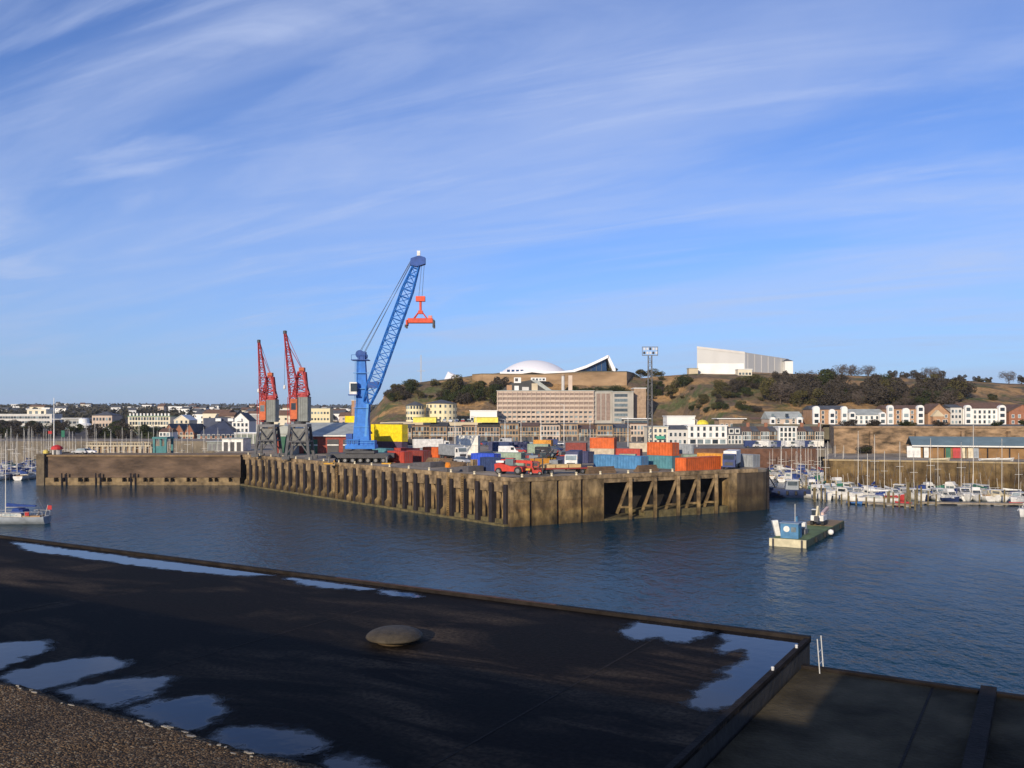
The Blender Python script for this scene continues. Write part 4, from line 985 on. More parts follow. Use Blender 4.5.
for i,(px,d) in enumerate(((530,163.5),(535,165),(541,163),(583,163.5),(586,165.5),(592,165))):
    o = inst('oil_drum','drum',lambda: MB().lathe([(.28,0),(.29,.02),(.29,.28),(.30,.30),(.29,.32),(.29,.58),(.30,.6),(.29,.62),(.29,.86),(.28,.88)],14),(CCOL['bright'],CCOL['yellow'],CCOL['red'])[i%3],None,(X(px,d),d,DZ)); tag(o,('blue','yellow','red')[i%3]+' oil drum '+('right of the reach stacker' if i<3 else 'in front of the white lorry'),'oil drum')
# ================================================================== boats
def hull_fn(Ln, B, fb, sheer, tr=.75, keel=.5):
    def f():
        m = MB(); n = 13; ns = 6; rows = []
        for i in range(n):
            t = i/(n-1); x = -Ln/2 + Ln*t
            hb = B/2*(tr+(1-tr)*math.sin(min(1,t/.45)*math.pi/2)) if t < .45 else B/2*(1-((t-.45)/.55)**2.3)
            hb = max(hb,.02); zt = fb + sheer*max(0,(t-.3))**2/.49
            row = []
            for j in range(ns):
                q = j/(ns-1); rake = (.07*Ln*(t**6))*(q)
                row.append((x-rake, -hb*(1-q**2.6), zt-(zt+keel)*q))
            full = row + [(p[0],-p[1],p[2]) for p in row[::-1][1:]]
            rows.append(full)
        m.grid([r[::-1] for r in rows])
        w = len(rows[0]); m.add(rows[0], [tuple(range(w))])
        return m
    return f
def deck_fn(Ln, B, fb, sheer, tr=.75):
    def f():
        L_ = []; R_2 = []; n = 13
        for i in range(n):
            t = i/(n-1); x = -Ln/2+Ln*t
            hb = B/2*(tr+(1-tr)*math.sin(min(1,t/.45)*math.pi/2)) if t < .45 else B/2*(1-((t-.45)/.55)**2.3)
            hb = max(hb,.02)-.01; z = fb+sheer*max(0,(t-.3))**2/.49-.06
            L_.append((x,-hb,z)); R_2.append((x,hb,z))
        return MB().grid([L_,R_2])
    return f
def stripe(c): return paint('hull_'+c, HC[c])
HC = {'white':(.66,.65,.62),'grey':(.27,.30,.33),'navy':(.02,.035,.10),'red':(.42,.04,.04),'green':(.03,.13,.08),'cream':(.62,.54,.38),'black':(.02,.02,.025),'blue':(.05,.15,.40)}
gel = paint('deck_gelcoat',(.50,.49,.45)); teak = mat('teak_deck',(.30,.19,.10),.8,.2,2)
alu = mat('mast_alloy',(.60,.57,.51),.45,.08,1); cloth = {k: mat('cloth_'+k,c,.95,.15,2,.2) for k,c in {'blue':(.02,.05,.20),'white':(.66,.66,.63),'green':(.03,.14,.09),'red':(.40,.04,.04),'grey':(.25,.26,.28)}.items()}
anti = mat('antifouling',(.05,.03,.03),.8,.3,2)
def yacht(px, d, hd, Ln, mh, hull, cover, label, group=None, z=0, ox=None):
    t = thing('sailing_yacht', label, 'yacht', (X(px,d) if ox is None else ox, d, z), R(hd), group, Ln/10.0)
    s = 10.0/Ln
    inst('hull','yh',hull_fn(10,3.2,1.05,.35),stripe(hull),t,smooth=True)
    inst('deck','yd',deck_fn(10,3.2,1.05,.35),gel,t)
    inst('waterline_stripe','yw',lambda: MB().grid([[(p[0],p[1]*1.012,z_) for p in [( -4.95+i*.8, 0) for i in range(2)]] for z_ in (.05,.2)]),anti,t) if 0 else None
    cr = inst('coachroof','yc',lambda: MB().extr([(-1.8,1.0),(-1.75,1.5),(-1.2,1.62),(1.2,1.52),(2.3,1.15)],-.95,.95),gel,t)
    for sy in (-.962,.952): inst('window','ywin',lambda: MB().box(-1.2,.9,0,.01,1.22,1.42),glass,cr,(0,sy,0))
    inst('cockpit','yk',lambda: MB().box(-4.3,-1.82,-.8,.8,.995,1.18),teak,t)
    mm = (mh*s)
    ms = inst('mast',('ym',round(mm)),lambda: MB().tube((.9,0,1.4),(.9,0,round(mm)),.068,.045,8),alu,t)
    inst('spreader',('ys',round(mm)),lambda: MB().bar((.9,-1.0,round(mm)*.55),(.9,1.0,round(mm)*.55),.07),alu,ms)
    inst('sprayhood','yh2',lambda: MB().extr([(-2.1,1.5),(-1.9,2.05),(-1.2,2.1),(-.8,1.58)],-.9,.9),cloth['blue' if cover in ('blue','white') else 'grey'],t)
    inst('boom','yb',lambda: MB().tube((.8,0,2.35),(-3.4,0,2.45),.07),alu,t)
    if cover: inst('sail_cover','yv',lambda: MB().extr([(.75,2.4),(.7,2.95),(-1,2.75),(-3.4,2.6),(-3.4,2.42)],-.17,.17),cloth[cover],t)
    inst('rigging',('yr',round(mm)),lambda: MB().tube((.9,0,round(mm)-.1),(4.8,0,1.45),.022,n=4).tube((.9,0,round(mm)-.1),(-4.9,0,1.1),.018,n=4).tube((.9,0,round(mm)*.98),(.7,1.5,1.1),.018,n=4).tube((.9,0,round(mm)*.98),(.7,-1.5,1.1),.018,n=4),steel,t)
    def rail():
        m = MB()
        for sy in (-1,1):
            pts = [(-4.8,1.15*sy),(-2.5,1.5*sy),(0,1.55*sy),(2.4,1.2*sy),(4.5,.15*sy)]
            for (xa_,ya_),(xb_,yb_) in zip(pts,pts[1:]): m.bar((xa_,ya_,1.75),(xb_,yb_,1.8),.03)
            for xa_,ya_ in pts: m.bar((xa_,ya_,1.0),(xa_,ya_,1.76),.03)
        return m
    inst('guard_rail','yg',rail,alu,t)
    return t
def motorboat(px, d, hd, Ln, hull, cabin, label, group=None, fly=False, z=0):
    t = thing('motor_boat', label, 'motor boat', (X(px,d), d, z), R(hd), group, Ln/8.0)
    inst('hull','mh',hull_fn(8,2.9,1.0,.75,.9),stripe(hull),t,smooth=True); inst('deck','md',deck_fn(8,2.9,1.0,.75,.9),gel,t)
    c = inst('wheelhouse','mw',lambda: MB().extr([(-1.4,1.0),(-1.5,2.5),(.6,2.55),(1.2,1.75),(2.6,1.6),(3.0,1.2)],-1.0,1.0),stripe(cabin),t)
    inst('windscreen','mg',lambda: MB().add([(.66,-.85,2.47),(.66,.85,2.47),(1.17,.85,1.82),(1.17,-.85,1.82)],[(0,3,2,1)]),glass,c,(.03,0,.012))
    for sy in (-1.012,1.002): inst('side_window','ms',lambda: MB().box(-1.2,.5,0,.01,1.75,2.3),glass,c,(0,sy,0))
    inst('cabin_roof','mr',lambda: MB().box(-1.9,.75,-1.12,1.12,2.552,2.64),stripe('white'),c)
    if fly: inst('flybridge','mf',lambda: MB().extr([(-1.5,2.65),(-1.4,3.2),(.1,3.3),(.5,2.65)],-.9,.9),stripe('white'),t)
    if rnd.random() < .6: inst('canopy','mcn',lambda: MB().extr([(-3.6,1.15),(-3.4,2.2),(-1.55,2.45),(-1.5,1.1)],-1.05,1.05),cloth[rnd.choice(('blue','grey','green','blue'))],t)
    inst('aerial','ma',lambda: MB().tube((-.6,.3,2.6),(-.9,.3,5.2),.03,n=5),alu,t)
    inst('rail','mra',lambda: MB().bar((.6,-1.3,2.0),(3.8,-.2,2.35),.04).bar((.6,1.3,2.0),(3.8,.2,2.35),.04).bar((3.8,-.2,2.35),(3.8,.2,2.35),.04).bar((.6,-1.3,1.1),(.6,-1.3,2.0),.04).bar((.6,1.3,1.1),(.6,1.3,2.0),.04).bar((2.2,-.95,1.3),(2.2,-.95,2.15),.04).bar((2.2,.95,1.3),(2.2,.95,2.15),.04),alu,t)
    inst('fender','mfe',lambda: MB().tube((-.5,-1.55,.35),(-.5,-1.55,1.0),.14,n=8),stripe('navy'),t)
    return t
def dw(y): return CZ*F/(y-HY)
# ---- right marina: yachts (mast px, waterline row, mast-top row, heading, length, hull, cover, where)
YR = [
 (781,481,447,75,9,'white','blue','behind the moored dark workboat'),(793,477,448,100,9,'white','red','with red sail cover at the back left of the marina'),
 (806,479,447,80,10,'navy','white','in the back left of the marina'),(800,488,450,60,8,'white','green','with green sail cover right of the workboat'),
 (822,483,424,95,12,'white','blue','with the tallest mast in the left half of the marina'),(836,486,446,85,9,'cream','green','with green cover near the inner quay corner'),
 (845,490,452,110,8,'white','white','just left of the sleek long white yacht'),(859,496,432,80,10,'white','blue','with tall mast behind the sleek long white yacht'),
 (874,494,433,60,10,'grey','blue','in front of the bare stone wall'),(886,496,450,95,8,'red','white','beside the mooring posts'),
 (902,497,442,100,9,'white','grey','left of the blue roofed shed, behind the posts'),(914,498,452,70,8,'navy','blue','below the left end of the blue roofed shed'),
 (932,499,440,85,9,'white','white','below the white dinghies on the shed wall'),(940,499,446,100,8,'cream','red','below the red dinghy on the shed wall'),
 (962,499,441,75,9,'white','blue','right of the paired white motor boats'),(976,499,424,95,11,'white','green','with the tallest mast in the right half of the marina'),
 (1006,500,439,165,9,'red','white','lying side on near the right edge'),(1020,501,455,80,8,'white','grey','at the far right edge of the picture'),
 (812,475,449,90,9,'white','white','at the very back beside the basin wall'),(770,478,451,80,8,'white','green','seen just beyond the rounded quay end'),
 (787,474,452,95,9,'cream','blue','at the back behind the red sail cover'),(829,474,450,80,9,'grey','white','at the back below the terrace end')]
for px,yw,yt,hd,Ln,hu,cv,wh in YR:
    d = dw(yw); mh = Z(yt,d)
    col = {'white':'white','navy':'navy blue','cream':'cream','grey':'grey','red':'red'}[hu]
    yacht(px,d,hd,Ln,mh,hu,cv,f'{col} yacht {wh}','yachts in the right hand marina')
yacht(872,dw(503),178,10.5,Z(452,dw(503)),'white','white','sleek long white yacht lying side on at the front of the marina','yachts in the right hand marina')
rj = random.Random(12)
MR = [(819,500,-80,8,'white','white',1,'bow on beside the mooring posts, front row left'),(790,482,150,8,'white','white',0,'broadside behind the dark workboat'),
 (838,494,-70,8,'white','cream',1,'with flybridge behind the front row'),(828,488,-95,9,'white','white',1,'with flybridge near the tallest left mast'),
 (850,492,-60,7,'white','white',0,'behind the stern of the sleek long yacht'),(893,500,-80,7,'red','white',0,'with red hull beside the posts'),
 (907,501,-70,7,'white','white',0,'left of the white motor boat pair'),(940,503,-128,8,'white','white',0,'the left one of the white pair below the shed'),
 (964,503,-128,8,'white','white',0,'the right one of the white pair below the shed'),(953,499,-60,8,'white','white',1,'behind and between the white pair'),
 (990,502,-75,7,'white','cream',0,'in front of the red yacht at right'),(1018,502,-100,7,'white','white',0,'near the right edge of the picture'),
 (778,476,60,8,'blue','white',0,'with blue hull at the back left'),(803,474,100,9,'red','white',0,'with red hull at the back left'),(815,480,-110,8,'white','white',0,'in the middle of the left cluster'),
 (842,481,-90,9,'white','white',1,'with flybridge by the inner quay corner'),(880,500,-75,6,'green','white',0,'with green hull behind the sleek yacht'),(925,500,-85,7,'navy','white',0,'with dark hull under the dinghies'),
 (976,500,-70,7,'white','white',1,'with flybridge under the right end of the shed'),(866,498,-60,7,'white','white',0,'in front of the bare stone wall')]
for px,yw,hd,Ln,hu,ca_,fly,wh in MR: motorboat(px,dw(yw+rj.uniform(-3.5,2)),hd+rj.uniform(-45,45),Ln,hu,ca_,f'{hu} motor boat {wh}','motor boats in the right hand marina',bool(fly))
motorboat(1030,dw(516),-150,7,'white','white','small white motor boat cut by the right edge, nearest of all')
XR = [(797,484,'white','blue',447),(803,487,'white','grey',444),(809,485,'navy','white',449),(816,490,'cream','blue',443),(825,493,'white','green',446),(831,489,'white','blue',440),(834,482,'white','white',447),(798,478,'white','blue',450),(819,478,'white','red',448),(842,487,'white','blue',444),(772,474,'white','blue',449),(784,478,'white','white',446)]
for i,(px,yw,hu,cv,yt) in enumerate(XR):
    d = dw(yw); yacht(px,d,(70,110,85,-80,60,120)[i%6],9+i%3,Z(yt,d),hu,cv,f'{"navy blue" if hu=="navy" else hu} yacht with {cv} cover in the left cluster, '+('behind the dark workboat','nearest the workboat bow','right of the workboat','at the front beside the first posts','behind the first front row motor boat','left of the quay corner','deep beside the quay corner','at the back by the basin wall','at the back middle','hard by the inner quay corner','far back past the rounded quay end','behind the workboat wheelhouse')[i],'yachts in the right hand marina')
XM = [(812,493,'white',-100),(824,498,'white',-60),(801,480,'white',30),(832,496,'navy',-110),(846,499,'white',-70),(857,501,'white',-85),(871,500,'white',-75),(899,500,'white',-95),(915,502,'white',-80),(950,502,'navy',-85),(983,501,'white',-95),(1000,503,'white',-60),(930,497,'white',10),(969,498,'grey',175)]
for i,(px,yw,hu,hd) in enumerate(XM):
    motorboat(px,dw(yw+rj.uniform(-4,1)),hd+rj.uniform(-50,50),(7,8.5,7.5)[i%3],hu,('white','cream')[i%4==3],f'{"navy blue" if hu=="navy" else hu} motor boat '+('deep in the crowded left cluster','at the front left beside two brown posts','behind the red hulled boat in the left cluster','dark among white boats left of the quay corner','against the foot of the quay corner','behind the bow of the sleek long yacht','over the middle of the sleek long yacht','among the densest brown posts','right of the densest brown posts','dark beside the right one of the white pair','left of the red side-on yacht','under the red side-on yacht','lying along the quay wall below the dinghies','lying along the quay wall below the long shed')[i],'motor boats in the right hand marina',i%3==0)
# dark workboat just beyond the rounded quay end
dW = dw(497)
t = thing('workboat','long dark blue workboat moored beyond the rounded quay end','workboat',(X(783,dW),dW,0),R(168),None,1.25)
inst('hull','wbh',hull_fn(9.5,3.6,1.5,.7,.9),stripe('navy'),t,smooth=True); inst('deck','wbd',deck_fn(9.5,3.6,1.5,.7,.9),mat('drab_deck',(.12,.12,.11),.9,.3,1),t)
w_ = MB().extr([(-2.6,1.4),(-2.6,3.1),(-.6,3.1),(-.3,1.4)],-1.2,1.2).build('wheelhouse',stripe('grey'),t); MB().box(-2.4,-.7,-1.23,-1.202,2.2,2.9).build('window',glass,w_); MB().box(-2.4,-.7,1.202,1.23,2.2,2.9).build('window',glass,w_)
MB().box(-2.8,-.4,-1.35,1.35,3.102,3.2).build('roof',stripe('white'),w_); MB().tube((-1.5,0,3.2),(-1.5,0,6),.06).build('mast',alu,t); MB().bar((1.2,0,1.5),(2.6,0,3.9),.16).build('derrick',dsteel,t)
for k in range(5): MB().tube((-3.6+k*1.5,1.86,.6),(-3.6+k*1.5,1.86,1.25),.22).build('tyre_fender',rubber,t)
# posts and pontoons
post = mat('weedy_post',(.14,.11,.055),.9,.4,1.5,.3)
k = 0
rp2 = random.Random(8)
for px,y,h in tuple((rp2.uniform(800,1015),rp2.uniform(488,507),rp2.uniform(1.8,4.2)) for _ in range(34))+((806,497,3.4),(812,498,3.6),(815,502,3.2),(825,502,3.0),(830,497,3.8),(836,503,2.6),(842,500,3),(848,504,2.6),(856,505,2.2),(866,507,2.0),(874,508,2.2),(884,508,2.4),(889,505,3),(893,508,3.2),(899,507,2.6),(905,509,3.2),(910,508,3.6),(915,510,4.0),(917,504,4.6),(921,507,4.2),(928,505,3),(936,506,2.4),(799,492,3.4),(806,490,3.6)):
    d = dw(y)
    o = MB().tube((0,0,-2),(.05,0,h),.17,.15,8).build('mooring_post',post,None,(X(px,d),d,0)); tag(o,'brown weedy mooring post standing in the water before the yachts','mooring post','mooring posts in front of the marina')
pon = mat('pontoon_planks',(.23,.19,.14),.9,.3,1)
for i,(p0,y0,p1,y1) in enumerate(((802,488,846,490),(846,503,915,507),(918,504,1040,506),(774,479,842,481))):
    a_ = Vector((X(p0,dw(y0)),dw(y0),.35)); b_ = Vector((X(p1,dw(y1)),dw(y1),.35))
    t = thing('pontoon',('floating walkway in the left cluster of the marina','floating walkway behind the brown mooring posts','floating walkway below the blue roofed shed','floating walkway at the back left of the marina')[i],'pontoon',tuple((a_+b_)/2))
    q = (b_-a_)/2; MB().beam(-q,q,2.0,.3).build('planking',pon,t)
    for s_ in (-.8,-.3,.3,.8): MB().cbox((q.x*s_,q.y*s_,-.32),1.8,1.5,.3).build('float',mat('grey_float',(.3,.3,.3),.8,.2,2),t)
# ---- left marina behind the pier
ML = [(5,438),(11,437),(19,434),(23,430),(33,428),(40,436),(47,428),(60,433),(71,430),(74,438),(77,440),(80,436),(87,424),(94,420),(98,428),(109,440),(112,428),(121,426),(127,436),(138,424),(144,440),(152,424),(160,434),(166,440),(170,426),(181,430),(188,424),(192,440),(206,436),(215,440),(3,444),(14,441),(27,438),(36,441),(65,436),(103,432),(132,430),(175,438)]
rml = random.Random(4)
ML += [(rml.uniform(-2,60) if k < 16 else rml.uniform(60,236), rml.uniform(426,443)) for k in range(34)]
for i,(px,yt) in enumerate(ML):
    d = 258+(i*37%70); hu = ('white','navy','navy','white','grey')[i%5]; cv = ('blue','blue','white','green','blue')[(i*3)%5]
    lab = f'{"navy blue" if hu=="navy" else hu} yacht whose mast shows above the brown pier' if px > 42 else f'{"navy blue" if hu=="navy" else hu} yacht with {cv} cover in the open water left of the pier head'
    yacht(px,d,(80 if i%2 else -95)+i%7*3,9+(i%3),Z(yt,d),hu,cv,lab,'yachts in the left marina')
for i,(px,y,hu) in enumerate(((18,474,'white'),(26,476,'grey'),(36,475,'white'),(8,472,'white'),(31,471,'navy'),(40,472,'white'))):
    motorboat(px,dw(y),(-20,160,-30,10,-100,170)[i],7.5,hu,'white',f'{hu} motor boat left of the pier head, '+('second from the left','at the middle of the group','with its bow near the pier','leftmost of all','behind the others','closest to the pier wall')[i],'motor boats left of the pier head')
# ---- yacht under way at the left edge
yz = dw(523.5)
t = yacht(0,yz,182,12,16.0,'grey','blue','grey sailing yacht under way at the left edge with red ensign',None,0,X(12,yz))
MB().tube((-4.75,.2,1.1),(-5.15,.2,2.7),.03,n=5).build('flag_staff',alu,t); MB().box(-5.7,-5.1,.19,.22,2.0,2.6).build('ensign',cloth['red'],t)
MB().extr([(-1.7,1.6),(-1.4,2.2),(-.6,2.25),(-.2,1.62)],-.95,.95).build('sprayhood',cloth['blue'],t)
MB().cbox((-2.6,.95,1.5),.55,.2,.55).build('lifebuoy',cloth['red'],t)
def person(loc, hd, jacket, trousers, label, seated=True):
    t = thing('person',label,'person',loc,R(hd))
    sk = [(0,0,.50),(0,0,.75),(0,0,1.0),(.02,0,1.10),(.04,0,1.28), (.42,.10,.52),(.46,.10,.08),(.56,.1,.04), (.42,-.10,.52),(.46,-.10,.08),(.56,-.1,.04), (.02,.19,1.0),(.10,.24,.76),(.30,.18,.66), (.02,-.19,1.0),(.10,-.24,.76),(.30,-.18,.66)]
    ed = [(0,1),(1,2),(2,3),(3,4),(0,5),(5,6),(6,7),(0,8),(8,9),(9,10),(2,11),(11,12),(12,13),(2,14),(14,15),(15,16)]
    rd = [.16,.15,.16,.06,.10,.085,.06,.05,.085,.06,.05,.07,.05,.04,.07,.05,.04]
    me = bpy.data.meshes.new('body'); me.from_pydata(sk,ed,[]); o = bpy.data.objects.new('body',me); COL.objects.link(o); o.parent = t
    md = o.modifiers.new('skin','SKIN'); 
    for v,r_ in zip(me.skin_vertices[0].data, rd): v.radius = (r_,r_)
    me.skin_vertices[0].data[0].use_root = True
    o.modifiers.new('sub','SUBSURF').render_levels = 1; me.materials.append(jacket)
    MB().lathe([(.02,1.40),(.09,1.38),(.105,1.30),(.095,1.20),(.05,1.13)],12,(.04,0)).build('hair',trousers,t)
    return t
person((X(40,yz),yz-.3,1.02),170,cloth['grey'],dsteel,'person in dark clothing sitting at the stern of the yacht under way')

# ---- work pontoon with blue cabin and excavator
p0 = Vector((X(806,dw(548.5)),dw(548.5))); ax = Vector((.515,.857)).normalized(); ay = Vector((-ax.y,ax.x)); yaw = math.atan2(ax.y,ax.x)
t = thing('work_barge','long work barge with cream end wall and green deck, moored in open water','barge',(p0.x,p0.y,0),yaw)
LB, WB = 28.0, 5.1     # local x along the barge, local y to the left
ang = 0
MB().box(.25,LB,.05,WB-.05,-.6,.95).build('hull',mat('barge_side',(.06,.075,.05),.8,.4,.8,.3),t)
MB().box(-.02,.248,-.02,WB+.02,-.5,1.12).build('end_wall',mat('barge_cream',(.50,.45,.30),.7,.2,1,.2),t)
for y in (.55,WB-.55): MB().box(-.14,-.024,y-.14,y+.14,-.4,1.1).build('rubbing_strip',dsteel,t)
MB().box(.26,LB-.05,.1,WB-.1,.952,1.02).build('deck',mat('barge_deck',(.10,.145,.06),.9,.4,.6,.2),t)
MB().box(LB-9,LB-.1,.14,WB-.14,1.022,1.08).build('deck_planking',mat('barge_planks',(.22,.15,.08),.9,.3,1),t)
for x in (6,12,18,24): MB().tube((x,-.12,.2),(x,-.12,.9),.18).build('fender',rubber,t)
tc_ = thing('site_cabin','blue cabin with round white porthole standing on the near end of the barge','cabin',(p0.x+ax.x*2.6+ay.x*2.7,p0.y+ax.y*2.6+ay.y*2.7,1.022),yaw,None,.78)
bc = paint('cabin_blue',(.07,.20,.36)); cabm = MB().box(-1.2,1.5,-1.6,1.6,0,2.7).build('wall',bc,tc_); MB().box(-1.35,1.65,-1.75,1.75,2.702,2.85).build('roof',paint('cabin_grey_blue',(.20,.27,.36)),tc_)
MB().tube((-1.2,.5,1.7),(-1.26,.5,1.7),.55,n=20).build('porthole',white,tc_); MB().box(-1.23,-1.202,-1.2,-.3,1.2,2.1).build('window',glass,tc_)
MB().box(-.8,.1,-1.64,-1.602,.05,2.0).build('door',paint('cabin_teal',(.05,.2,.25)),tc_)
MB().tube((.6,-.6,2.85),(.6,-.6,6.2),.05).build('mast',alu,tc_)
o = MB().add([(-.35,0,0),(.35,0,0),(.35,.5,0),(-.35,.5,0),(-.9,-.1,2.2),(-.1,-.1,2.3),(-.1,.5,2.3),(-.9,.5,2.2)],[(3,2,1,0),(4,5,6,7),(0,1,5,4),(1,2,6,5),(2,3,7,6),(3,0,4,7)]).build('vent_chute',white,None,(p0.x+ax.x*3.6+ay.x*4.75,p0.y+ax.y*3.6+ay.y*4.75,1.022)); tag(o,'leaning white chute beside the blue barge cabin','chute')
t2 = thing('deck_winch','grey winch with white drum behind the blue barge cabin','winch',(p0.x+ax.x*8+ay.x*2.6,p0.y+ax.y*8+ay.y*2.6,1.022),yaw)
MB().box(-.9,.9,-.9,.9,0,.7).build('base',steel,t2); MB().tube((0,-.8,1.2),(0,.8,1.2),.55,n=16).build('drum',white,t2); MB().tube((-.9,.3,.7),(-1.2,.3,2.6),.25,n=10).build('post',bc,t2)
t2 = thing('excavator','white and red tracked excavator on the far end of the barge','excavator',(p0.x+ax.x*20+ay.x*2.5,p0.y+ax.y*20+ay.y*2.5,1.084),yaw,None,.85)
for sy in (-1,1): MB().extr([(-1.6,.15),(-1.3,0),(1.3,0),(1.6,.15),(1.6,.6),(1.3,.75),(-1.3,.75),(-1.6,.6)],sy*1.0-.25,sy*1.0+.25).build('track',rubber,t2)
MB().box(-1.5,1.7,-1.15,1.15,.85,1.8).build('body',white,t2); MB().box(-.9,.4,.1,1.1,1.802,2.8).build('cab',glass,t2); MB().box(-.95,.45,.05,1.15,2.802,2.88).build('cab_roof',white,t2)
MB().box(1.72,2.0,-1.1,1.1,.9,1.7).build('counterweight',paint('digger_red',(.45,.06,.05)),t2)
b_ = MB().beam((-.9,-.3,1.7),(-2.4,-.3,3.6),.35,.45).build('boom',cream,t2); MB().beam((-2.4,-.3,3.6),(-3.3,-.3,1.9),.3,.35).build('arm',cream,b_); MB().extr([(-3.7,.9),(-3.1,.9),(-2.9,1.9),(-3.6,1.9)],-.7,.1).build('bucket',dsteel,b_)
MB().beam((.2,-.6,2.0),(5.0,-.6,2.7),.5,.6).build('spare_boom',paint('digger_pink',(.62,.45,.40)),t2)
o = MB().lathe([(.02,-.45),(.35,-.3),(.45,0),(.35,.3),(.02,.45)],14).build('buoy_fender',white,None,(p0.x+ax.x*14-ay.x*.55,p0.y+ax.y*14-ay.y*.55,.75),smooth=True); tag(o,'white ball fender hanging on the side of the work barge','fender')

for i in range(16):
    px = rj.uniform(796,1020); y = rj.uniform(489,505); c_ = ('white','grey','blue','cream','red','black')[i%6]
    o = inst('dinghy','tender',lambda: hull_fn(3.2,1.4,.45,.2,.85,.1)(),stripe(c_),None,(X(px,dw(y)),dw(y),.05)); o.rotation_euler = (0,0,rj.uniform(0,6.28))
    tag(o,{'white':'small white open tender','grey':'small grey open tender','blue':'small blue open tender','cream':'small cream open tender','red':'small red open tender','black':'small black inflatable tender'}[c_]+' floating between the posts and moored boats','dinghy','tenders in the marina')
# ================================================================== buildings
roofs = {'slate': mat('slate_roof',(.075,.08,.09),.8,.25,.5,.2), 'brown': mat('brown_tile_roof',(.13,.075,.05),.85,.25,.6,.2), 'grey': groof, 'white': mat('white_roof',(.70,.70,.68),.7,.1,.5), 'dark': mat('dark_flat_roof',(.05,.05,.05),.9,.3,.3), 'green': mat('green_roof',(.12,.25,.15),.8,.2,.4), 'navy': mat('blue_slate',(.04,.05,.085),.7,.3,.3,.2), 'blue': mat('blue_sheet_roof',(.13,.185,.20),.65,.2,.25,.1)}
walls = {'white': mat('white_render',(.70,.69,.66),.9,.08,.15), 'cream': mat('cream_render',(.62,.56,.43),.9,.1,.15), 'pink': mat('pink_concrete',(.50,.40,.32),.9,.14,.12), 'granite': mat('pink_granite',(.33,.235,.16),.95,.28,.6,.3), 'granite2': mat('brown_granite',(.27,.185,.115),.95,.28,.6,.3), 'brick': mat('orange_brick',(.36,.215,.125),.95,.18,.8,.2), 'redbrick': mat('dull_brick',(.27,.12,.07),.95,.2,.8,.2), 'grey': mat('grey_render',(.33,.33,.32),.9,.15,.2), 'buff': mat('buff_render',(.50,.42,.29),.9,.12,.2), 'concrete': mat('tower_concrete',(.36,.34,.30),.9,.15,.2), 'paleyellow': mat('pale_yellow_render',(.66,.58,.37),.9,.06,.15), 'lgrey': mat('pale_grey_render',(.52,.50,.47),.9,.1,.2)}
trim = mat('white_trim',(.62,.61,.57),.7,.06,.5)
def win(par, x, y, z, w, h, frame=True):
    o = inst('window',('w',w,h),lambda: MB().box(-w/2,w/2,0,.05,0,h),glass,par,(x,y-.052,z))
    if frame: inst('frame',('wf',w,h),lambda: MB().box(-w/2-.12,w/2+.12,-.06,.05,-.16,-.002).box(-w/2-.12,w/2+.12,-.03,.05,h+.002,h+.13).box(-w/2-.12,-w/2-.002,-.03,.05,0,h).box(w/2+.002,w/2+.12,-.03,.05,0,h),trim,o)
def wgrid(par, x0, x1, z0, z1, nx, nz, y=0, w=1.0, h=1.4, frame=True, skip=()):
    for i in range(nx):
        for j in range(nz):
            if (i,j) in skip: continue
            win(par, x0+(x1-x0)*(i+.5)/nx, y, z0+(z1-z0)*j/max(1,nz)+.5, w, h, frame)
def bld(name, label, cat, pxl, pxr, yt, d, zb, depth, wall, roof=('flat','dark'), group=None, yaw=0, wins=None, rh=2.5, over=.3, zt=None):
    x0 = X(pxl,d); w = X(pxr,d)-x0; h = (Z(yt,d)-zb) if zt is None else zt-zb
    t = thing(name,label,cat,(x0,d,zb),R(yaw),group); t['w'] = w; t['h'] = h
    MB().box(0,w,0,depth,-3,h).build('wall',walls[wall],t)
    k, rc = roof
    if k == 'flat': 
        MB().box(-over,w+over,-over,depth+over,h+.002,h+.35).build('roof',roofs[rc],t)
    elif k == 'gable': MB().extx([(-over,h+.002),(depth/2,h+rh),(depth+over,h+.002)],-over,w+over).build('roof',roofs[rc],t)
    elif k == 'front':
        MB().extr([(-over,h+.002),(w/2,h+rh),(w+over,h+.002),(w+over,h+.2),(w/2,h+rh+.22),(-over,h+.2)],-over,depth+over).build('roof',roofs[rc],t); MB().extr([(0,h),(w,h),(w/2,h+rh-.02)],.001,depth).build('gable',walls[wall],t)
    elif k == 'hip': MB().add([(-over,-over,h+.002),(w+over,-over,h+.002),(w+over,depth+over,h+.002),(-over,depth+over,h+.002),(min(w/2,depth/2),depth/2,h+rh),(max(w/2,w-depth/2),depth/2,h+rh)],[(3,2,1,0),(0,1,5,4),(1,2,5),(2,3,4,5),(3,0,4)]).build('roof',roofs[rc],t)
    elif k == 'mansard': 
        MB().add([(-.2,-.2,h+.002),(w+.2,-.2,h+.002),(w+.2,depth+.2,h+.002),(-.2,depth+.2,h+.002),(.4,.9,h+rh),(w-.4,.9,h+rh),(w-.4,depth-.9,h+rh),(.4,depth-.9,h+rh)],[(3,2,1,0),(4,5,6,7),(0,1,5,4),(1,2,6,5),(2,3,7,6),(3,0,4,7)]).build('roof',roofs[rc],t)
    if wins:
        nx,nz,ww,hh = wins[:4]; wgrid(t,w*.03,w*.97,.0,h-.4 if len(wins)<5 else h*wins[4],nx,nz,0,ww,hh,frame=not(len(wins)>5))
    return t
def chimney(t, x, y, z, h=1.4):
    MB().box(x-.45,x+.45,y-.35,y+.35,z-1.2,z+h).build('chimney',walls['redbrick'],t)
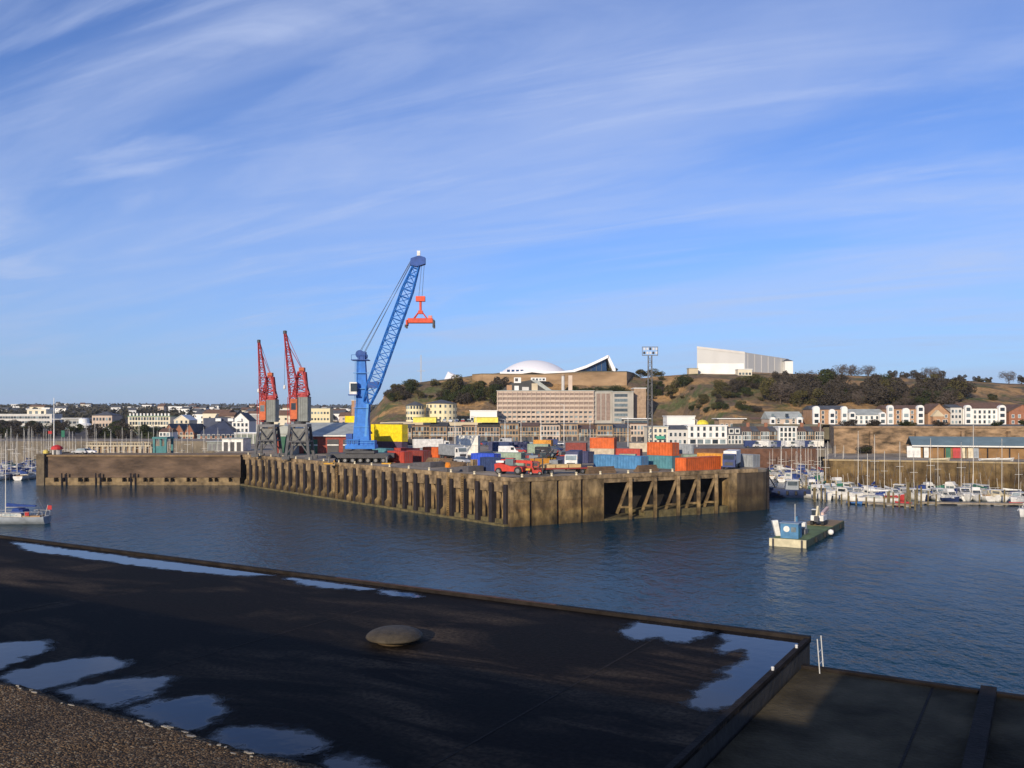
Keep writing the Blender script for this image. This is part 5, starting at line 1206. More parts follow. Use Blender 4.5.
# ---- street fronts in the middle distance
zs = 7.4; dM = 335
t = bld('shop_house','cream corner house with a green shop awning','house',648,667.8,427,dM,zs,10,'cream',('flat','grey'),wins=(4,3,.9,1.3))
MB().extx([(-1.6,2.5),(0,3.4),(0,3.25),(-1.6,2.35)],2.8,6.2).build('awning',paint('awning_green',(.08,.40,.26)),t)
t = bld('town_house','pinkish grey house with slate roof beside the white hotel','house',668,687.6,429.5,dM,zs,10,'lgrey',('gable','slate'),wins=(4,2,.9,1.4),rh=1.6)
t = bld('white_hotel','white harbour hotel with two rows of windows and dark shopfront','hotel',688,727,426,dM-1,zs,12,'white',('flat','white'))
wgrid(t,.3,t['w']-.3,2.6,t['h'],6,2,0,.95,1.5); MB().box(-.2,t['w']+.2,-.25,-.002,2.45,2.75).build('cornice',trim,t)
for k in range(5): MB().box(.8+k*2.8,2.9+k*2.8,-.06,-.002,.5,2.1).build('shop_window',glass,t)
t = bld('mansard_house','pale house with dark mansard roof and two white dormers','house',727.3,742,435,dM,zs,10,'lgrey',('mansard','slate'),wins=(4,2,.8,1.3),rh=3)
for k in (.27,.68):
    dm = MB().box(t['w']*k-.9,t['w']*k+.9,-.1,1.5,t['h']+.5,t['h']+2.4).build('dormer',trim,t); MB().box(t['w']*k-.6,t['w']*k+.6,-.13,-.102,t['h']+.9,t['h']+2.1).build('window',glass,dm)
for i in range(9):
    p0_, p1_ = 742.3+i*9.1, 742.3+(i+1)*9.1-.15
    if i in (4,5): 
        if i == 4:
            t = bld('bay_house','tall white bay fronted house in the middle of the granite terrace','house',p0_,p0_+18,427.5,dM-1.2,zs,11,'white',('flat','white'))
            wgrid(t,.3,t['w']-.3,.6,t['h'],4,3,0,.95,1.5)
        continue
    t = bld('terrace_house',f'brown granite terrace house behind the yachts, {nth(i+1 if i<4 else i-1)} from the left of seven','house',p0_,p1_,431.5,dM+(i%2)*.4,zs,10,('granite2','granite')[i%3==1],('gable',('brown','slate')[i%2]),'granite terrace houses behind the yachts',wins=(4,3,.6,1.3)+((.94,0) if i%2 else ()),rh=1.9)
    chimney(t,.1 if i%2 else t['w']-.1,5,t['h']+1.9)
# the long granite row (old merchants' warehouses) behind the yard
edges = [379,398,412,430,447,462,478,500,519,540,560,578,597,613,630,647.5]
for i,(a_,b_) in enumerate(zip(edges,edges[1:])):
    yt = (424.5,425.5,426,424,427,426,424.5,423.5,424,425,424,426.5,424.5,425.5,424)[i]
    kind = ('flat','gable','flat','gable','flat')[i%5]; wl = ('granite','granite2','granite','pink','granite2')[(i*2)%5]
    t = bld('merchant_house',f'stone merchant building behind the container yard, {nth(i+1)} from the left along its row','warehouse',a_,b_-.2,yt if kind=='flat' else yt+2.5,368+(i%3)*.8,zs,16,wl,(kind,('dark','slate','brown')[i%3]),'stone merchant buildings behind the yard',wins=(max(4,int((b_-a_)*.34)),3,.85,1.6,.94,0),rh=1.6)
    MB().box(-.05,t['w']+.05,-.18,-.004,2.9,3.15).build('string_course',trim if i%3==0 else walls['buff'],t)
    for k in range(2 if i%2 else 3): MB().box(t['w']*(.12+.3*k),t['w']*(.12+.3*k)+1.7,-.07,-.004,.02,2.3).build('door',(dsteel,timber,dsteel)[(i+k)%3],t)
for px0,px1 in ((413,436),(474,498)):
    o = MB().extx([(0,0),(0,1.9),(1.5,2.3),(7,2.3),(7,0)],0,X(px1,372)-X(px0,372)).build('roof_canopy',paint('canopy_yellow',(.78,.66,.10)),None,(X(px0,372),372,15.55)); tag(o,'pale yellow canopy on the roof terrace '+('below the round apartments' if px0<450 else 'below the low white pavilion'),'canopy')
o = MB().box(X(380,385),X(500,385),385.5,432,6,15.5).build('car_park_deck',walls['buff']); tag(o,'raised car park deck behind the merchant buildings','car park')
for i in range(14):
    cn, cm = carcols[(i*7+1)%6]; car(414+i*6.1,392+(i%2)*4,15.5,(90,88,93)[i%3],cm,f'{cn} car on the raised car park deck, {nth(i+1)} from the left','cars on the raised deck')
# round yellow apartments
for (pa_,pb2,yt,dd_,lb) in ((405,423.5,405.5,424,'left and smaller of two round cream apartment blocks with dark cone roofs'),(424.5,456,403.5,430,'right and wider of two round cream apartment blocks with dark cone roofs')):
    r_ = (X(pb2,dd_)-X(pa_,dd_))/2; h_ = Z(yt,dd_)-15.4
    t = thing('round_apartments',lb,'apartment block',((X(pa_,dd_)+X(pb2,dd_))/2,dd_+r_,15.4))
    MB().lathe([(r_,-3),(r_,h_)],28).build('wall',walls['paleyellow'],t); MB().lathe([(r_+.5,h_+.002),(r_*.55,h_+1.1),(.2,h_+2.0)],28).build('roof',roofs['slate'],t)
    n_ = 9
    for j in range(3):
        for k in range(n_):
            a_ = math.pi*1.08+math.pi*.84*k/(n_-1)
            o = inst('window',('rw',),lambda: MB().box(-.45,.45,-.04,.06,0,1.4),glass,t,((r_+.01)*math.cos(a_),(r_+.01)*math.sin(a_),1.0+j*h_/3)); o.rotation_euler = (0,0,a_+math.pi/2)
t = bld('white_pavilion','low white pavilion with a band of windows left of the long office block','pavilion',470,497,411,436,15.4,9,'white',('flat','white'),wins=(9,1,1.2,1.5,.8))
# long office block
t = bld('office_block','long pink concrete office block with rows of windows below the fort','office block',497,594,391,446,14.5,16,'pink',('flat','grey'))
w_,h_ = t['w'],t['h']; fl = h_/7
for j in range(7):
    MB().box(-.1,w_+.1,-.35,-.004,fl*(j+.62),fl*(j+.98)).build('spandrel',walls['pink'],t) if j < 6 else None
    if j >= 3: MB().box(.4,w_-.4,-.05,-.003,fl*j+.25,fl*(j+.62)-.05).build('window_band',mat('tinted_band',(.24,.175,.14),.4,.25,.6),t)
    else:
        for k in range(20): inst('window',('ow',),lambda: MB().box(0,1.5,-.05,-.003,0,1.2),glass,t,(.9+k*(w_-1.2)/20,0,fl*j+.2+.3))
for k in range(21): inst('mullion',('om',h_),lambda: MB().box(-.12,.12,-.5,-.36,.3,h_-.4),walls['pink'],t,(.4+k*(w_-.8)/20,0,0))
MB().box(w_*.74,w_*.76+1,3,4.5,h_+.36,h_+8).build('flue',walls['pink'],t)
for k,(f_,ww,hh,mm) in enumerate(((.10,2.6,2.8,'brick'),(.18,2.2,2.4,'white'),(.26,3.4,1.8,'lgrey'),(.36,3,3.6,'buff'))): MB().box(w_*f_,w_*f_+ww,4,7,h_+.36,h_+.36+hh).build('roof_plant',walls[mm],t)
t = bld('glazed_block','brown tinted glazed block with pale piers, between office block and grey tower','office block',594,612,391.5,447,14.5,14,'concrete',('flat','grey'))
for k in range(3): MB().box(t['w']*(.14+.27*k),t['w']*(.14+.27*k)+t['w']*.22,-.05,-.003,1.5,t['h']-1).build('glazing',mat('tinted_band',(.24,.175,.14),.4,.25,.6),t)
t = bld('grey_tower','grey concrete tower with dark window bands right of the glazed block','tower',612.3,633.5,392,446,14.5,14,'concrete',('flat','grey'))
for j in range(6): MB().box(t['w']*.1,t['w']*.72,-.05,-.003,1+j*t['h']/6.4,2.5+j*t['h']/6.4).build('window_band',glass,t)
t = bld('brown_stair_tower','brown stair tower attached to the right of the grey tower','tower',634,646,388.5,452,14.5,10,'granite',('flat','white'))
t = bld('grey_hall','low glazed hall with pale flat roof in front of the grey tower','hall',624,648,419,400,13,9,'concrete',('flat','white'),over=1.2); MB().box(.4,t['w']-.4,-.05,-.003,.5,t['h']-.7).build('glazing',glass,t)
t = bld('white_flats','white upper block with a band of windows above the cream corner house','block',667,695,416.5,385,12,10,'white',('flat','white'),wins=(8,1,1.3,1.5,.9))
t = thing('yellow_kiosk','small yellow domed kiosk beside the white upper block','kiosk',(X(702.5,383),383,12)); MB().lathe([(2.3,0),(2.3,2.6)],16).build('wall',walls['cream'],t); MB().lathe([(2.7,2.602),(2.4,3.6),(1.4,4.4),(.1,4.7)],16).build('dome',paint('kiosk_yellow',(.75,.62,.05)),t)
bld('flat_white_roof_house','long low house with pale roof on the hill foot above the mansard house','house',719,744,419,390,13,9,'granite',('flat','white'),over=1,wins=(5,1,1,1.2))
bld('hill_foot_house','small brown roofed house on the hill foot left of the marina terrace','house',752,769,421,392,13,9,'buff',('gable','brown'),wins=(4,1,1,1.2),rh=1.6)
# ---- houses above the marina
rw = thing('retaining_wall','high brown retaining wall below the white and brick apartments','wall',(0,0,0)); 
stone = mat('retaining_stone',(.085,.062,.038),.95,.55,.40,1,bscale=2.5,col2=(.25,.165,.095),detail=9,stretch=(.6,1,1.6))
MB().prism([(94,259),(330,249),(360,352),(126,352)],3,14.95).build('wall',stone,rw); MB().prism([(93.8,258.7),(330,248.6),(330,249.8),(94,259.9)],14.952,15.45).build('coping',walls['granite2'],rw)
for k in range(8): MB().box(104+k*13,104.8+k*13,257.4-k*.55,259.5-k*.55,4,14.0).build('buttress',stone,rw)
struct(MB().prism([(96,260.5),(329,250.5),(359,352),(128,352),(112,384),(96,384),(96,352.02),(126.2,352.02)][:4]+[(128,386),(96,386),(96,352.02),(125.9,352.02)],9,14.99).build('terrace_ground',mat('terrace_ground',(.12,.11,.08),.9,.3,.3)))
def bay(t, x, w, h, m, y=-1.2):
    n = 10; pr = [(x-w/2,-1),(x+w/2,-1),(x+w/2,h-w/2*.9)]+[(x+w/2*math.cos(k*math.pi/n),h-w/2*.9+w/2*.9*math.sin(k*math.pi/n)) for k in range(1,n)]+[(x-w/2,h-w/2*.9)]
    b_ = MB().extr(pr,y,.5).build('bay',walls[m],t)
    for j in range(max(2,int(h/2.6))):
        o = inst('window',('bw',round(w,1)),lambda: MB().box(-w*.3,w*.3,-.05,-.003,0,1.4),glass,b_,(x,y,.7+j*2.45))
dH = 362
def apartments(nm,label,pl,pr_,ye,yr,wl,rc,bays,wn):
    t = bld(nm,label,'apartments',pl,pr_,ye,dH,14.7,11,wl,('gable',rc),rh=max(.8,(ye-yr)*dH/F),wins=None)
    w = t['w']; nx,nz = wn
    for i in range(nx):
        x = w*(i+.5)/nx
        if any(abs(x-w*f) < w*ww*.5+.5 for f,ww,_,_ in bays): continue
        for j in range(nz): win(t,x,0,.6+j*(t['h']-.6)/nz,.9,1.25)
    for f,ww,m,extra in bays: bay(t,w*f,w*ww,t['h']+extra,m)
    return t
apartments('gabled_apartments','low pinkish apartments with white rounded ends and grey roof, leftmost above the marina',769,803,419,411.5,'pink','grey',[(.09,.15,'white',.9),(.88,.16,'white',.9),(.5,.16,'white',-1.2)],(9,2))
apartments('brick_apartments','orange brick apartments with three white bays, left of the low white ones',812,847,409.5,405.5,'brick','slate',[(.10,.19,'white',1.4),(.55,.17,'white',.2),(.90,.17,'white',1.3)],(8,3))
apartments('white_apartments','low all white apartments with grey roof between two brick blocks',848,885,415,409,'white','grey',[(.09,.17,'white',1.3),(.91,.17,'white',1.2)],(7,2))
apartments('brick_apartments','orange brick apartments with three white bays, right of the low white ones',886,924,409,405,'brick','brown',[(.09,.16,'white',1.6),(.5,.19,'white',.4),(.88,.18,'white',1.6)],(8,3))
t = bld('gabled_house','orange brick house with twin stepped front gables','house',928,950,413.5,dH-2,14.7,11,'brick',('front','brown'),rh=3.9,wins=None)
MB().box(1,t['w']*.62,-2.2,-.002,-1,t['h']-1.2).build('wing',walls['brick'],t); MB().extr([(.6,t['h']-1.198),(t['w']*.66,t['h']-1.198),(t['w']*.33,t['h']+1.4)],-2.4,-.004).build('wing_gable',walls['buff'],t)
for x in (3.2,5.4): win(t,x,-2.2,.8,.9,1.2)
win(t,t['w']*.82,0,.8,.9,1.3); win(t,t['w']*.82,0,2.9,.9,1.2)
apartments('grey_link_house','narrow grey and white house joining brick gables to white apartments','house' and 951,962,408,404.5,'lgrey','slate',[(.7,.3,'white',.2)],(3,3)) if 0 else bld('grey_link_house','narrow grey and white house joining the twin gables to white apartments','house',950.5,962,407.5,dH,14.7,10,'lgrey',('gable','slate'),rh=1.3,wins=(3,3,.9,1.2))
apartments('white_apartments','tall all white apartments with brown roof and two arched bays, near the right edge',963,1006,408.5,402.5,'white','brown',[(.09,.15,'white',1.4),(.88,.17,'white',1.4)],(9,3))
t = bld('gabled_house','pinkish brick gabled house cut by the right edge','house',1009,1036,412,dH,14.7,11,'redbrick',('front','brown'),rh=3,wins=(4,2,.9,1.2))
# ---- blue roofed shed with dinghies
dB = 232; zB = DZ-.45; xA = X(914,dB); wB = 62
t = thing('sailing_club_shed','long shed with blue sheet roof and orange brown wall behind the yachts','shed',(xA,dB,zB),R(-18))
MB().box(0,wB,0,12,-.5,3.2).build('wall',mat('ochre_wall',(.23,.13,.055),.9,.25,.4,.2),t)
MB().extx([(-1.0,3.1),(6,5.2),(13,3.1),(13,3.3),(6,5.45),(-1.0,3.32)],-.6,wB+.6).build('roof',roofs['blue'],t); MB().box(-.6,wB+.6,-1.2,-1.02,2.95,3.3).build('gutter',trim,t)
for k in range(12): MB().box(2+k*5,2.25+k*5,-.9,-.65,-.3,3.08).build('post',timber,t)
for i,(px,c,lb) in enumerate(((914,'white','leftmost of the upright white dinghies'),(918,'white','second of the upright white dinghies'),(922,'white','third of the upright white dinghies'),(929,'white','lone upright white dinghy between the groups'),(948,'green','upright green dinghy'),(954,'red','upright red dinghy, left of the two red ones'),(957,'red','upright red dinghy, right of the two red ones'),(962,'cream','upright cream dinghy'),(967,'cream','upright cream dinghy, right hand one'),(972,'grey','upright grey dinghy'))):
    o = inst('dinghy','dg',lambda: MB().extx([(0,.0),(-.35,.05),(-.42,1.2),(-.3,2.4),(-.05,3.1),(0,3.1)],-.55,.55),stripe(c),None,(X(px,229.2),dB-.45-(X(px,229.2)-xA)*.325,zB)); tag(o,lb+' leaning on the blue roofed shed','dinghy')
    o.rotation_euler = (R(-8),0,R(-18))
for i,(px,c) in enumerate(((990,'white'),(1004,'white'),(940,'cream'))):
    o = inst('rowing_boat','rb',lambda: hull_fn(5,1.7,.6,.25,.8,.0)(),stripe(c),None,(X(px,214),214,zB+.02)); tag(o,('white rowing boat on the quay below the shed, nearest the leaning dinghies','white rowing boat on the quay near the right edge','cream rowing boat on the quay left of the red dinghies')[i],'rowing boat')
# ---- pier head hut, signal mast
t = thing('pier_hut','round white hut with red roof on the pier head','hut',(X(57,240),240,8.052),0,None,.78); MB().lathe([(1.5,0),(1.5,1.7)],12).build('wall',walls['lgrey'],t); MB().lathe([(1.95,1.702),(1.75,2.6),(.9,3.1),(.2,3.3)],12).build('roof',paint('hut_red',(.50,.03,.03)),t); MB().box(-.4,.4,-1.56,-1.45,.02,1.5).build('door',dsteel,t)
t = thing('signal_mast','tall white signal mast with yardarm on the pier head','mast',(X(54,241.5),241.5,8.052)); h_ = Z(398,241)-8; MB().tube((0,0,0),(0,0,h_),.17,.09,8).build('pole',white,t); MB().bar((-3.3,0,h_*.62),(3.0,0,h_*.62),.12).build('yard',white,t)
MB().tube((-3.2,0,h_*.62),(-.1,0,h_*.9),.03,n=4).tube((2.9,0,h_*.62),(.1,0,h_*.9),.03,n=4).build('stays',rope,t); MB().box(2.0,2.9,-.02,.02,h_*.30,h_*.42).build('signal_flag',cloth['green'],t); MB().box(-1.6,-.6,-.02,.02,h_*.36,h_*.41).build('pennant',cloth['red'],t)
o = MB().lathe([(.7,0),(.75,.5),(.5,.9),(.15,1.0)],12).build('pier_light',paint('pier_yellow',(.62,.5,.12)),None,(X(46,240),240,8.302)); tag(o,'squat yellow light housing at the tip of the pier head','light')
car(80,243,8.052,175,carcols[0][1],'silver car parked on top of the brown pier'); car(88,243.5,8.052,10,carcols[1][1],'white car parked on the brown pier beside a silver one')
# ---- left town front
bld('long_white_flats','long low white flats with dark window bands at the far left','flats',-25,52,414.5,620,9,14,'lgrey',('flat','white'),wins=(26,3,1.7,1.6,1,0)); bld('flats_penthouse','cream penthouse block on the roof of the long flats','penthouse',27,46,409.5,622,19,10,'cream',('flat','white'),wins=(3,1,2,2,.8,0))
t = bld('white_modern_house','white modernist house left of the round white pavilion','house',64,81,418.5,560,9,12,'grey',('flat','white'),wins=(4,2,2,1.4,1,0),over=1.2)
t = thing('round_pavilion','round white pavilion with dark openings on the left waterfront','pavilion',(X(84,556),556,7)); MB().lathe([(4.6,0),(4.8,5)],20).build('wall',walls['white'],t); MB().lathe([(5.6,5.002),(5.4,5.8),(3,6.6),(3,9.2),(.2,9.8)],20).build('roof',roofs['white'],t)
for k in range(5):
    a_ = math.pi*1.15+k*math.pi*.7/4; o = MB().box(-.9,.9,-.06,.05,0,2.2).build('opening',dsteel,t,(4.75*math.cos(a_),4.75*math.sin(a_),1.6)); o.rotation_euler = (0,0,a_+math.pi/2)
t = bld('pink_hotel','pinkish white hotel with two window rows on the left waterfront','hotel',92,112,415.5,520,8,14,'pink',('hip','slate'),wins=(6,3,1.2,1.7,1,0),rh=2.5); MB().box(0,t['w'],-.3,-.004,0,3.6).build('ground_floor',walls['white'],t)
t = bld('grand_hotel','large cream hotel with green edged parapet on the left waterfront','hotel',128,170,416.5,480,8,16,'cream',('flat','green'),wins=(14,4,1.1,1.6,1,0))
for k in range(12): MB().box(.6+k*1.9,1.4+k*1.9,.2,1.0,t['h']+.36,t['h']+1.7).build('chimney_pot',walls['white'],t)
MB().box(t['w']*.42,t['w']*.85,-2.4,-.004,0,t['h']*.42).build('glazed_veranda',glass,t); MB().box(t['w']*.42-.2,t['w']*.85+.2,-2.7,-.004,t['h']*.421,t['h']*.45).build('veranda_roof',trim,t)
t = bld('white_corner_house','white house with a red brown roof right of the large cream hotel','house',159,170,432,400,7,9,'white',('gable','brown'),rh=1.6,wins=(3,2,1,1.3))
for i,(pl,pr_) in enumerate(((164,174),(174,184),(184.5,194))):
    t = bld('brick_gable_house',('left','middle','right')[i]+' one of three brick gabled warehouses beside the dark slate roof','warehouse',pl,pr_-.1,433,424,7,18,'redbrick',('front','slate'),'three brick gabled warehouses',rh=4.2,wins=(2,2,1,1.5)); MB().box(0,t['w'],-.2,-.004,t['h']*.42,t['h']*.72).build('timber_band',walls['buff'],t)
t = bld('dark_slate_hall','wide hall with big dark slate roof on the left waterfront','hall',190,237,436,426,7,30,'redbrick',('hip','navy'),rh=7.5,wins=(9,1,1.3,1.8,.6))
MB().box(t['w']*.05,t['w']*.9,15,27,t['h']+4,t['h']+8.6).build('upper_roof',roofs['navy'],t)
for x in (.35,.62,.8): MB().box(t['w']*x,t['w']*x+2.6,13,14.9,t['h']+7,t['h']+8.4).build('rooflight',roofs['white'],t)
t = bld('cream_gable_house','cream house with a stepped gable above the brick warehouses','house',174,189,420.5,470,10,12,'cream',('front','white'),rh=2.8,wins=(3,3,1,1.4,1,0))
t = bld('white_gable_house','white gabled house left of the first red crane','house',232,249,421,440,7,12,'white',('front','slate'),rh=4,wins=(4,3,1.1,1.6))
t = bld('white_framed_hall','low hall of glass panels in white frames left of the first red crane','hall',235,259,433.5,330,6.9,9,'grey',('flat','white'))
for k in range(4): MB().box(.3+k*t['w']/4,t['w']/4-.2+k*t['w']/4,-.05,-.003,.7,t['h']-.4).build('glass_panel',mat('pale_glass',(.20,.22,.18),.2,.3,.4),t); MB().box(k*t['w']/4,.25+k*t['w']/4,-.15,-.003,0,t['h']).build('pillar',trim,t)
bld('grey_depot','grey flat roofed depot behind the first red crane','depot',247,262,414.5,500,9,12,'grey',('flat','white'))
bld('orange_striped_tower','slim orange tower with white bands left of the blue crane column','tower',351.5,357,400.5,600,9,6,'brick',('flat','white'))
t = bld('cream_block','cream block of flats between the red cranes and the blue crane','block',310,330,408.5,640,10,12,'paleyellow',('flat','grey'),wins=(6,3,1.3,1.5,1,0))
pw = thing('promenade_arcade','pale balustraded promenade arcade above the left marina','arcade',(X(88,341.2),341.2,0)); wp = X(152,341)-X(88,341)
m_ = MB(); MB().box(0,wp,-1.2,.6,6.6,7.2).build('cornice',walls['buff'],pw); MB().box(0,wp,-1.2,-1.05,8.0,8.2).build('handrail',walls['buff'],pw); MB().box(0,wp,-.2,.6,1.0,6.598).build('wall',walls['granite2'],pw)
for k in range(13): MB().box(k*wp/12-.35,k*wp/12+.35,-1.1,-.21,-2,6.598).build('pier',walls['buff'],pw)
for k in range(25): inst('baluster','bal',lambda: MB().box(-.12,.12,-1.18,-1.06,7.202,7.998),walls['buff'],pw,(k*wp/24,0,0))
# ---- distant town houses on the slope at left and behind the cranes
rt = random.Random(21)
cl_ = [('white','slate','small white house with dark roof on the distant town slope'),('white','white','small flat roofed white block on the distant town slope'),('cream','brown','small cream house with brown roof on the distant town slope'),('lgrey','slate','small grey house with dark roof on the distant town slope'),('pink','brown','small pink house with brown roof on the distant town slope')]
for i in range(118):
    if i < 70: px = rt.uniform(178,352); d = rt.uniform(620,1500)
    elif i < 95: px = rt.uniform(-5,180); d = rt.uniform(1000,2100)
    else: px = rt.uniform(372,415); d = rt.uniform(560,900)
    wl, rc, lb = cl_[rt.choices(range(5),(5,4,2,2,1))[0]]; x = X(px,d); z = hgt(x,d)-.6
    w = rt.uniform(7,14)+(rt.random()<.18)*14; h = rt.uniform(5,9); dp = rt.uniform(7,11)
    t = thing('distant_house',lb,'house',(x,d,z),R(rt.uniform(-25,25)),'houses on the distant town slope')
    key = (round(w),round(h),round(dp))
    inst('wall',('dhw',)+key,lambda: MB().box(0,key[0],0,key[2],-2,key[1]),walls[wl],t)
    if rc == 'white': inst('roof',('dhf',)+key,lambda: MB().box(-.3,key[0]+.3,-.3,key[2]+.3,key[1]+.01,key[1]+.6),roofs['white'],t)
    else: inst('roof',('dhr',)+key,lambda: MB().extx([(-.5,key[1]+.01),(key[2]/2,key[1]+3),(key[2]+.5,key[1]+.01)],-.4,key[0]+.4),roofs[rc],t)
    for q in range(2): 
        for j in range(2): inst('window',('dw2',),lambda: MB().box(-.8,.8,-.08,-.01,0,1.5),glass,t,(key[0]*(.3+.4*q),0,1.0+j*key[1]*.45))
# terraced houses climbing the left foot of the hill
for i in range(9):
    px = 383+i*3.4; d = 560; z = Z(404-i*.35,d)
    t = thing('hill_terrace_house',f'tiny pale terrace house on the hill foot, {nth(i+1)} from the left of nine','house',(X(px,d),d,z),0,'terrace houses on the hill foot'); MB().box(0,2.05,0,7,-8,4.2).build('wall',walls[('cream','pink','white')[i%3]],t); MB().extr([(-.1,4.202),(1.02,5.9),(2.15,4.202)],-.2,7).build('roof',roofs['brown'],t); MB().box(.6,1.4,-.06,-.004,1.8,3.2).build('window',glass,t)
# ================================================================== the fort on the hill
fstone = mat('fort_stone',(.27,.175,.095),.95,.30,.10,.4,bscale=1.2,col2=(.30,.20,.115),stretch=(.6,1,1.8)); fdark = mat('fort_parapet',(.14,.12,.08),.95,.3,.2,.3)
ft = thing('hill_fort','brown stone rampart walls of the hilltop fort','fort',(0,0,0))
def rampart(pts, zb, name='rampart', cap=True):
    # pts: (px, ytop, d)
    for (p0_,y0_,d0_),(p1_,y1_,d1_) in zip(pts,pts[1:]):
        xa_,xb_ = X(p0_,d0_),X(p1_,d1_); za_,zb_ = Z(y0_+1.4,d0_),Z(y1_+1.4,d1_)
        vs = [(xa_,d0_,zb),(xb_,d1_,zb),(xb_,d1_+12,zb),(xa_,d0_+12,zb),(xa_,d0_+1.2,za_),(xb_,d1_+1.2,zb_),(xb_,d1_+12,zb_),(xa_,d0_+12,za_)]
        fs = [(3,2,1,0),(4,5,6,7),(0,1,5,4),(1,2,6,5),(2,3,7,6),(3,0,4,7)]
        o = MB().add(vs,fs).build(name,fstone,ft)
        if cap: MB().add([(x,y,z) for x,y,z in [(xa_,d0_+1.0,za_+.004),(xb_,d1_+1.0,zb_+.004),(xb_,d1_+8,zb_+.004),(xa_,d0_+8,za_+.004),(xa_,d0_+1.6,za_+.5),(xb_,d1_+1.6,zb_+.5),(xb_,d1_+7,zb_+.5),(xa_,d0_+7,za_+.5)]],fs).build('parapet',fdark,ft)
rampart([(432,381,500),(452,378,500),(472,376,500)],24); rampart([(472,373.5,497),(482,372.8,490)],24); rampart([(482.1,372.8,490),(540,373.2,490),(590,370.5,490),(627,370.5,490)],24)
rampart([(627.1,370.5,490.1),(634,372,515),(640,376,530)],24); rampart([(652,375.5,505),(690,376,505)],28); rampart([(690.1,374.5,500),(748,373.5,497),(800,374,505)],30); rampart([(845,377,560),(930,378,565)],30,cap=False); rampart([(970,389,520),(1060,388,520)],20,cap=False)
wr = mat('white_membrane',(.78,.76,.76),.6,.05,.05)
# white shell roof
dF = 512; ds = thing('leisure_hall','leisure hall with white shell roof sweeping up to a glazed peak behind the fort wall','hall',(X(535,dF),dF,0))
zr = Z(372,dF); xc = 0; hw = X(571,dF)-X(535,dF); ht = Z(357.5,dF)-zr
rows = []
for i in range(13):
    r_ = i/12; rows.append([(hw*r_*math.cos(a_)*1.0, 26+24*r_*math.sin(a_), zr+ht*(1-r_**2.1)**.9 - .0) for a_ in [k*2*math.pi/40 for k in range(41)]])
MB().grid(rows).build('shell_roof',wr,ds,smooth=True)
MB().lathe([(hw*.96,zr-8),(hw*.96,zr-.2)],40,(0,26)).build('drum_wall',walls['grey'],ds)
pr = [(500,372.0),(508,372.2),(520,371.5),(532,369.8),(545,371.2),(560,371.6),(572,370.2),(586,365.5),(598,360.0),(608,355.2)]
tpz = [(X(p,dF-6)-X(535,dF),Z(y,dF-6)) for p,y in pr]
m_ = MB(); n_ = len(tpz)
vs = []; 
for y_,dz in ((-8,0),(30,2.0)):
    for x,z in tpz: vs.append((x,y_,z+dz*(0 if x < tpz[6][0] else .3)))
    for x,z in tpz: vs.append((x,y_,z-1.5))
fs = []
for i in range(n_-1):
    a_,b_ = i,i+1; N2 = 2*n_
    fs += [(n_+a_,n_+b_,b_,a_),(N2+a_,N2+b_,N2+n_+b_,N2+n_+a_),(a_,b_,N2+b_,N2+a_),(n_+b_,n_+a_,N2+n_+a_,N2+n_+b_)]
fs += [(n_-1,2*n_-1,4*n_-1,3*n_-1),(0,2*n_,3*n_,n_)]
m_.add(vs,fs).build('swept_roof',wr,ds)
gl = mat('blue_glazing',(.02,.05,.12),.15,.2,.2); zb_ = Z(370.8,dF-6)
gp = [(tpz[7][0]-3,zb_),(tpz[9][0]-.6,zb_),(tpz[9][0]-1.2,tpz[9][1]-1.1),(tpz[8][0],tpz[8][1]-1.1),(tpz[7][0],tpz[7][1]-1.1)]
gw = MB().extr(gp,-5,25).build('glazed_gable',gl,ds)
for k in range(1,5):
    x_ = gp[0][0]+(gp[1][0]-gp[0][0])*k/5; MB().box(x_-.1,x_+.1,-5.15,-5.002,zb_,min(tpz[9][1]-1.4,zb_+(x_-gp[0][0])*.5)).build('mullion',steel,gw)
MB().extr([(tpz[9][0]-1,tpz[9][1]-.2),(tpz[9][0]+.4,tpz[9][1]-.1),(tpz[9][0]+4.2,zb_+1),(tpz[9][0]+4.2,zb_-.5),(tpz[9][0]+2.5,zb_)],-7,28).build('rear_fin',wr,ds)
for k in range(4): MB().box(X(507+k*4.5,dF)-X(535,dF),X(510+k*4.5,dF)-X(535,dF),1.0,1.4,Z(371.2,dF)-.4,Z(369.6,dF)).build('clerestory',gl,ds)
o = MB().add([(-7,0,0),(8,0,0),(8,10,0),(-7,10,0),(-3,4,3.6),(-5,5,5.2)],[(3,2,1,0),(0,1,4,5),(1,2,4),(2,3,5,4),(3,0,5)]).build('tent_roof',wr,None,(X(456,515),515,Z(380,515))); tag(o,'small pointed white canvas roof on the hilltop left of the shell roof','canopy')
# sloping dark roofs in front of the rampart
t = thing('swimming_pool_building','dark sloping roofed pool building with small white upper storey below the shell roof','building',(X(505,478),478,20))
zz = lambda y: Z(y,478)-20; xx = lambda p: X(p,478)-X(505,478)
MB().extr([(xx(499),0),(xx(553),0),(xx(553),zz(391)),(xx(531),zz(380)),(xx(512),zz(383)),(xx(499),zz(391))],0,14).build('wall',mat('dark_cladding',(.05,.05,.05),.7,.3,.3),t)
MB().add([(xx(530),-.6,zz(379.5)),(xx(538),-.6,zz(380.5)),(xx(554),-.6,zz(391.8)),(xx(548),-.6,zz(391.8)),(xx(530),-.2,zz(379.5)),(xx(538),-.2,zz(380.5)),(xx(554),-.2,zz(391.8)),(xx(548),-.2,zz(391.8))],[(0,3,2,1),(4,5,6,7),(0,1,5,4),(1,2,6,5),(2,3,7,6),(3,0,4,7)]).build('grey_slope',roofs['grey'],t)
b_ = MB().box(xx(531),xx(546),1,8,zz(381),zz(377.5)).build('upper_storey',walls['white'],t)
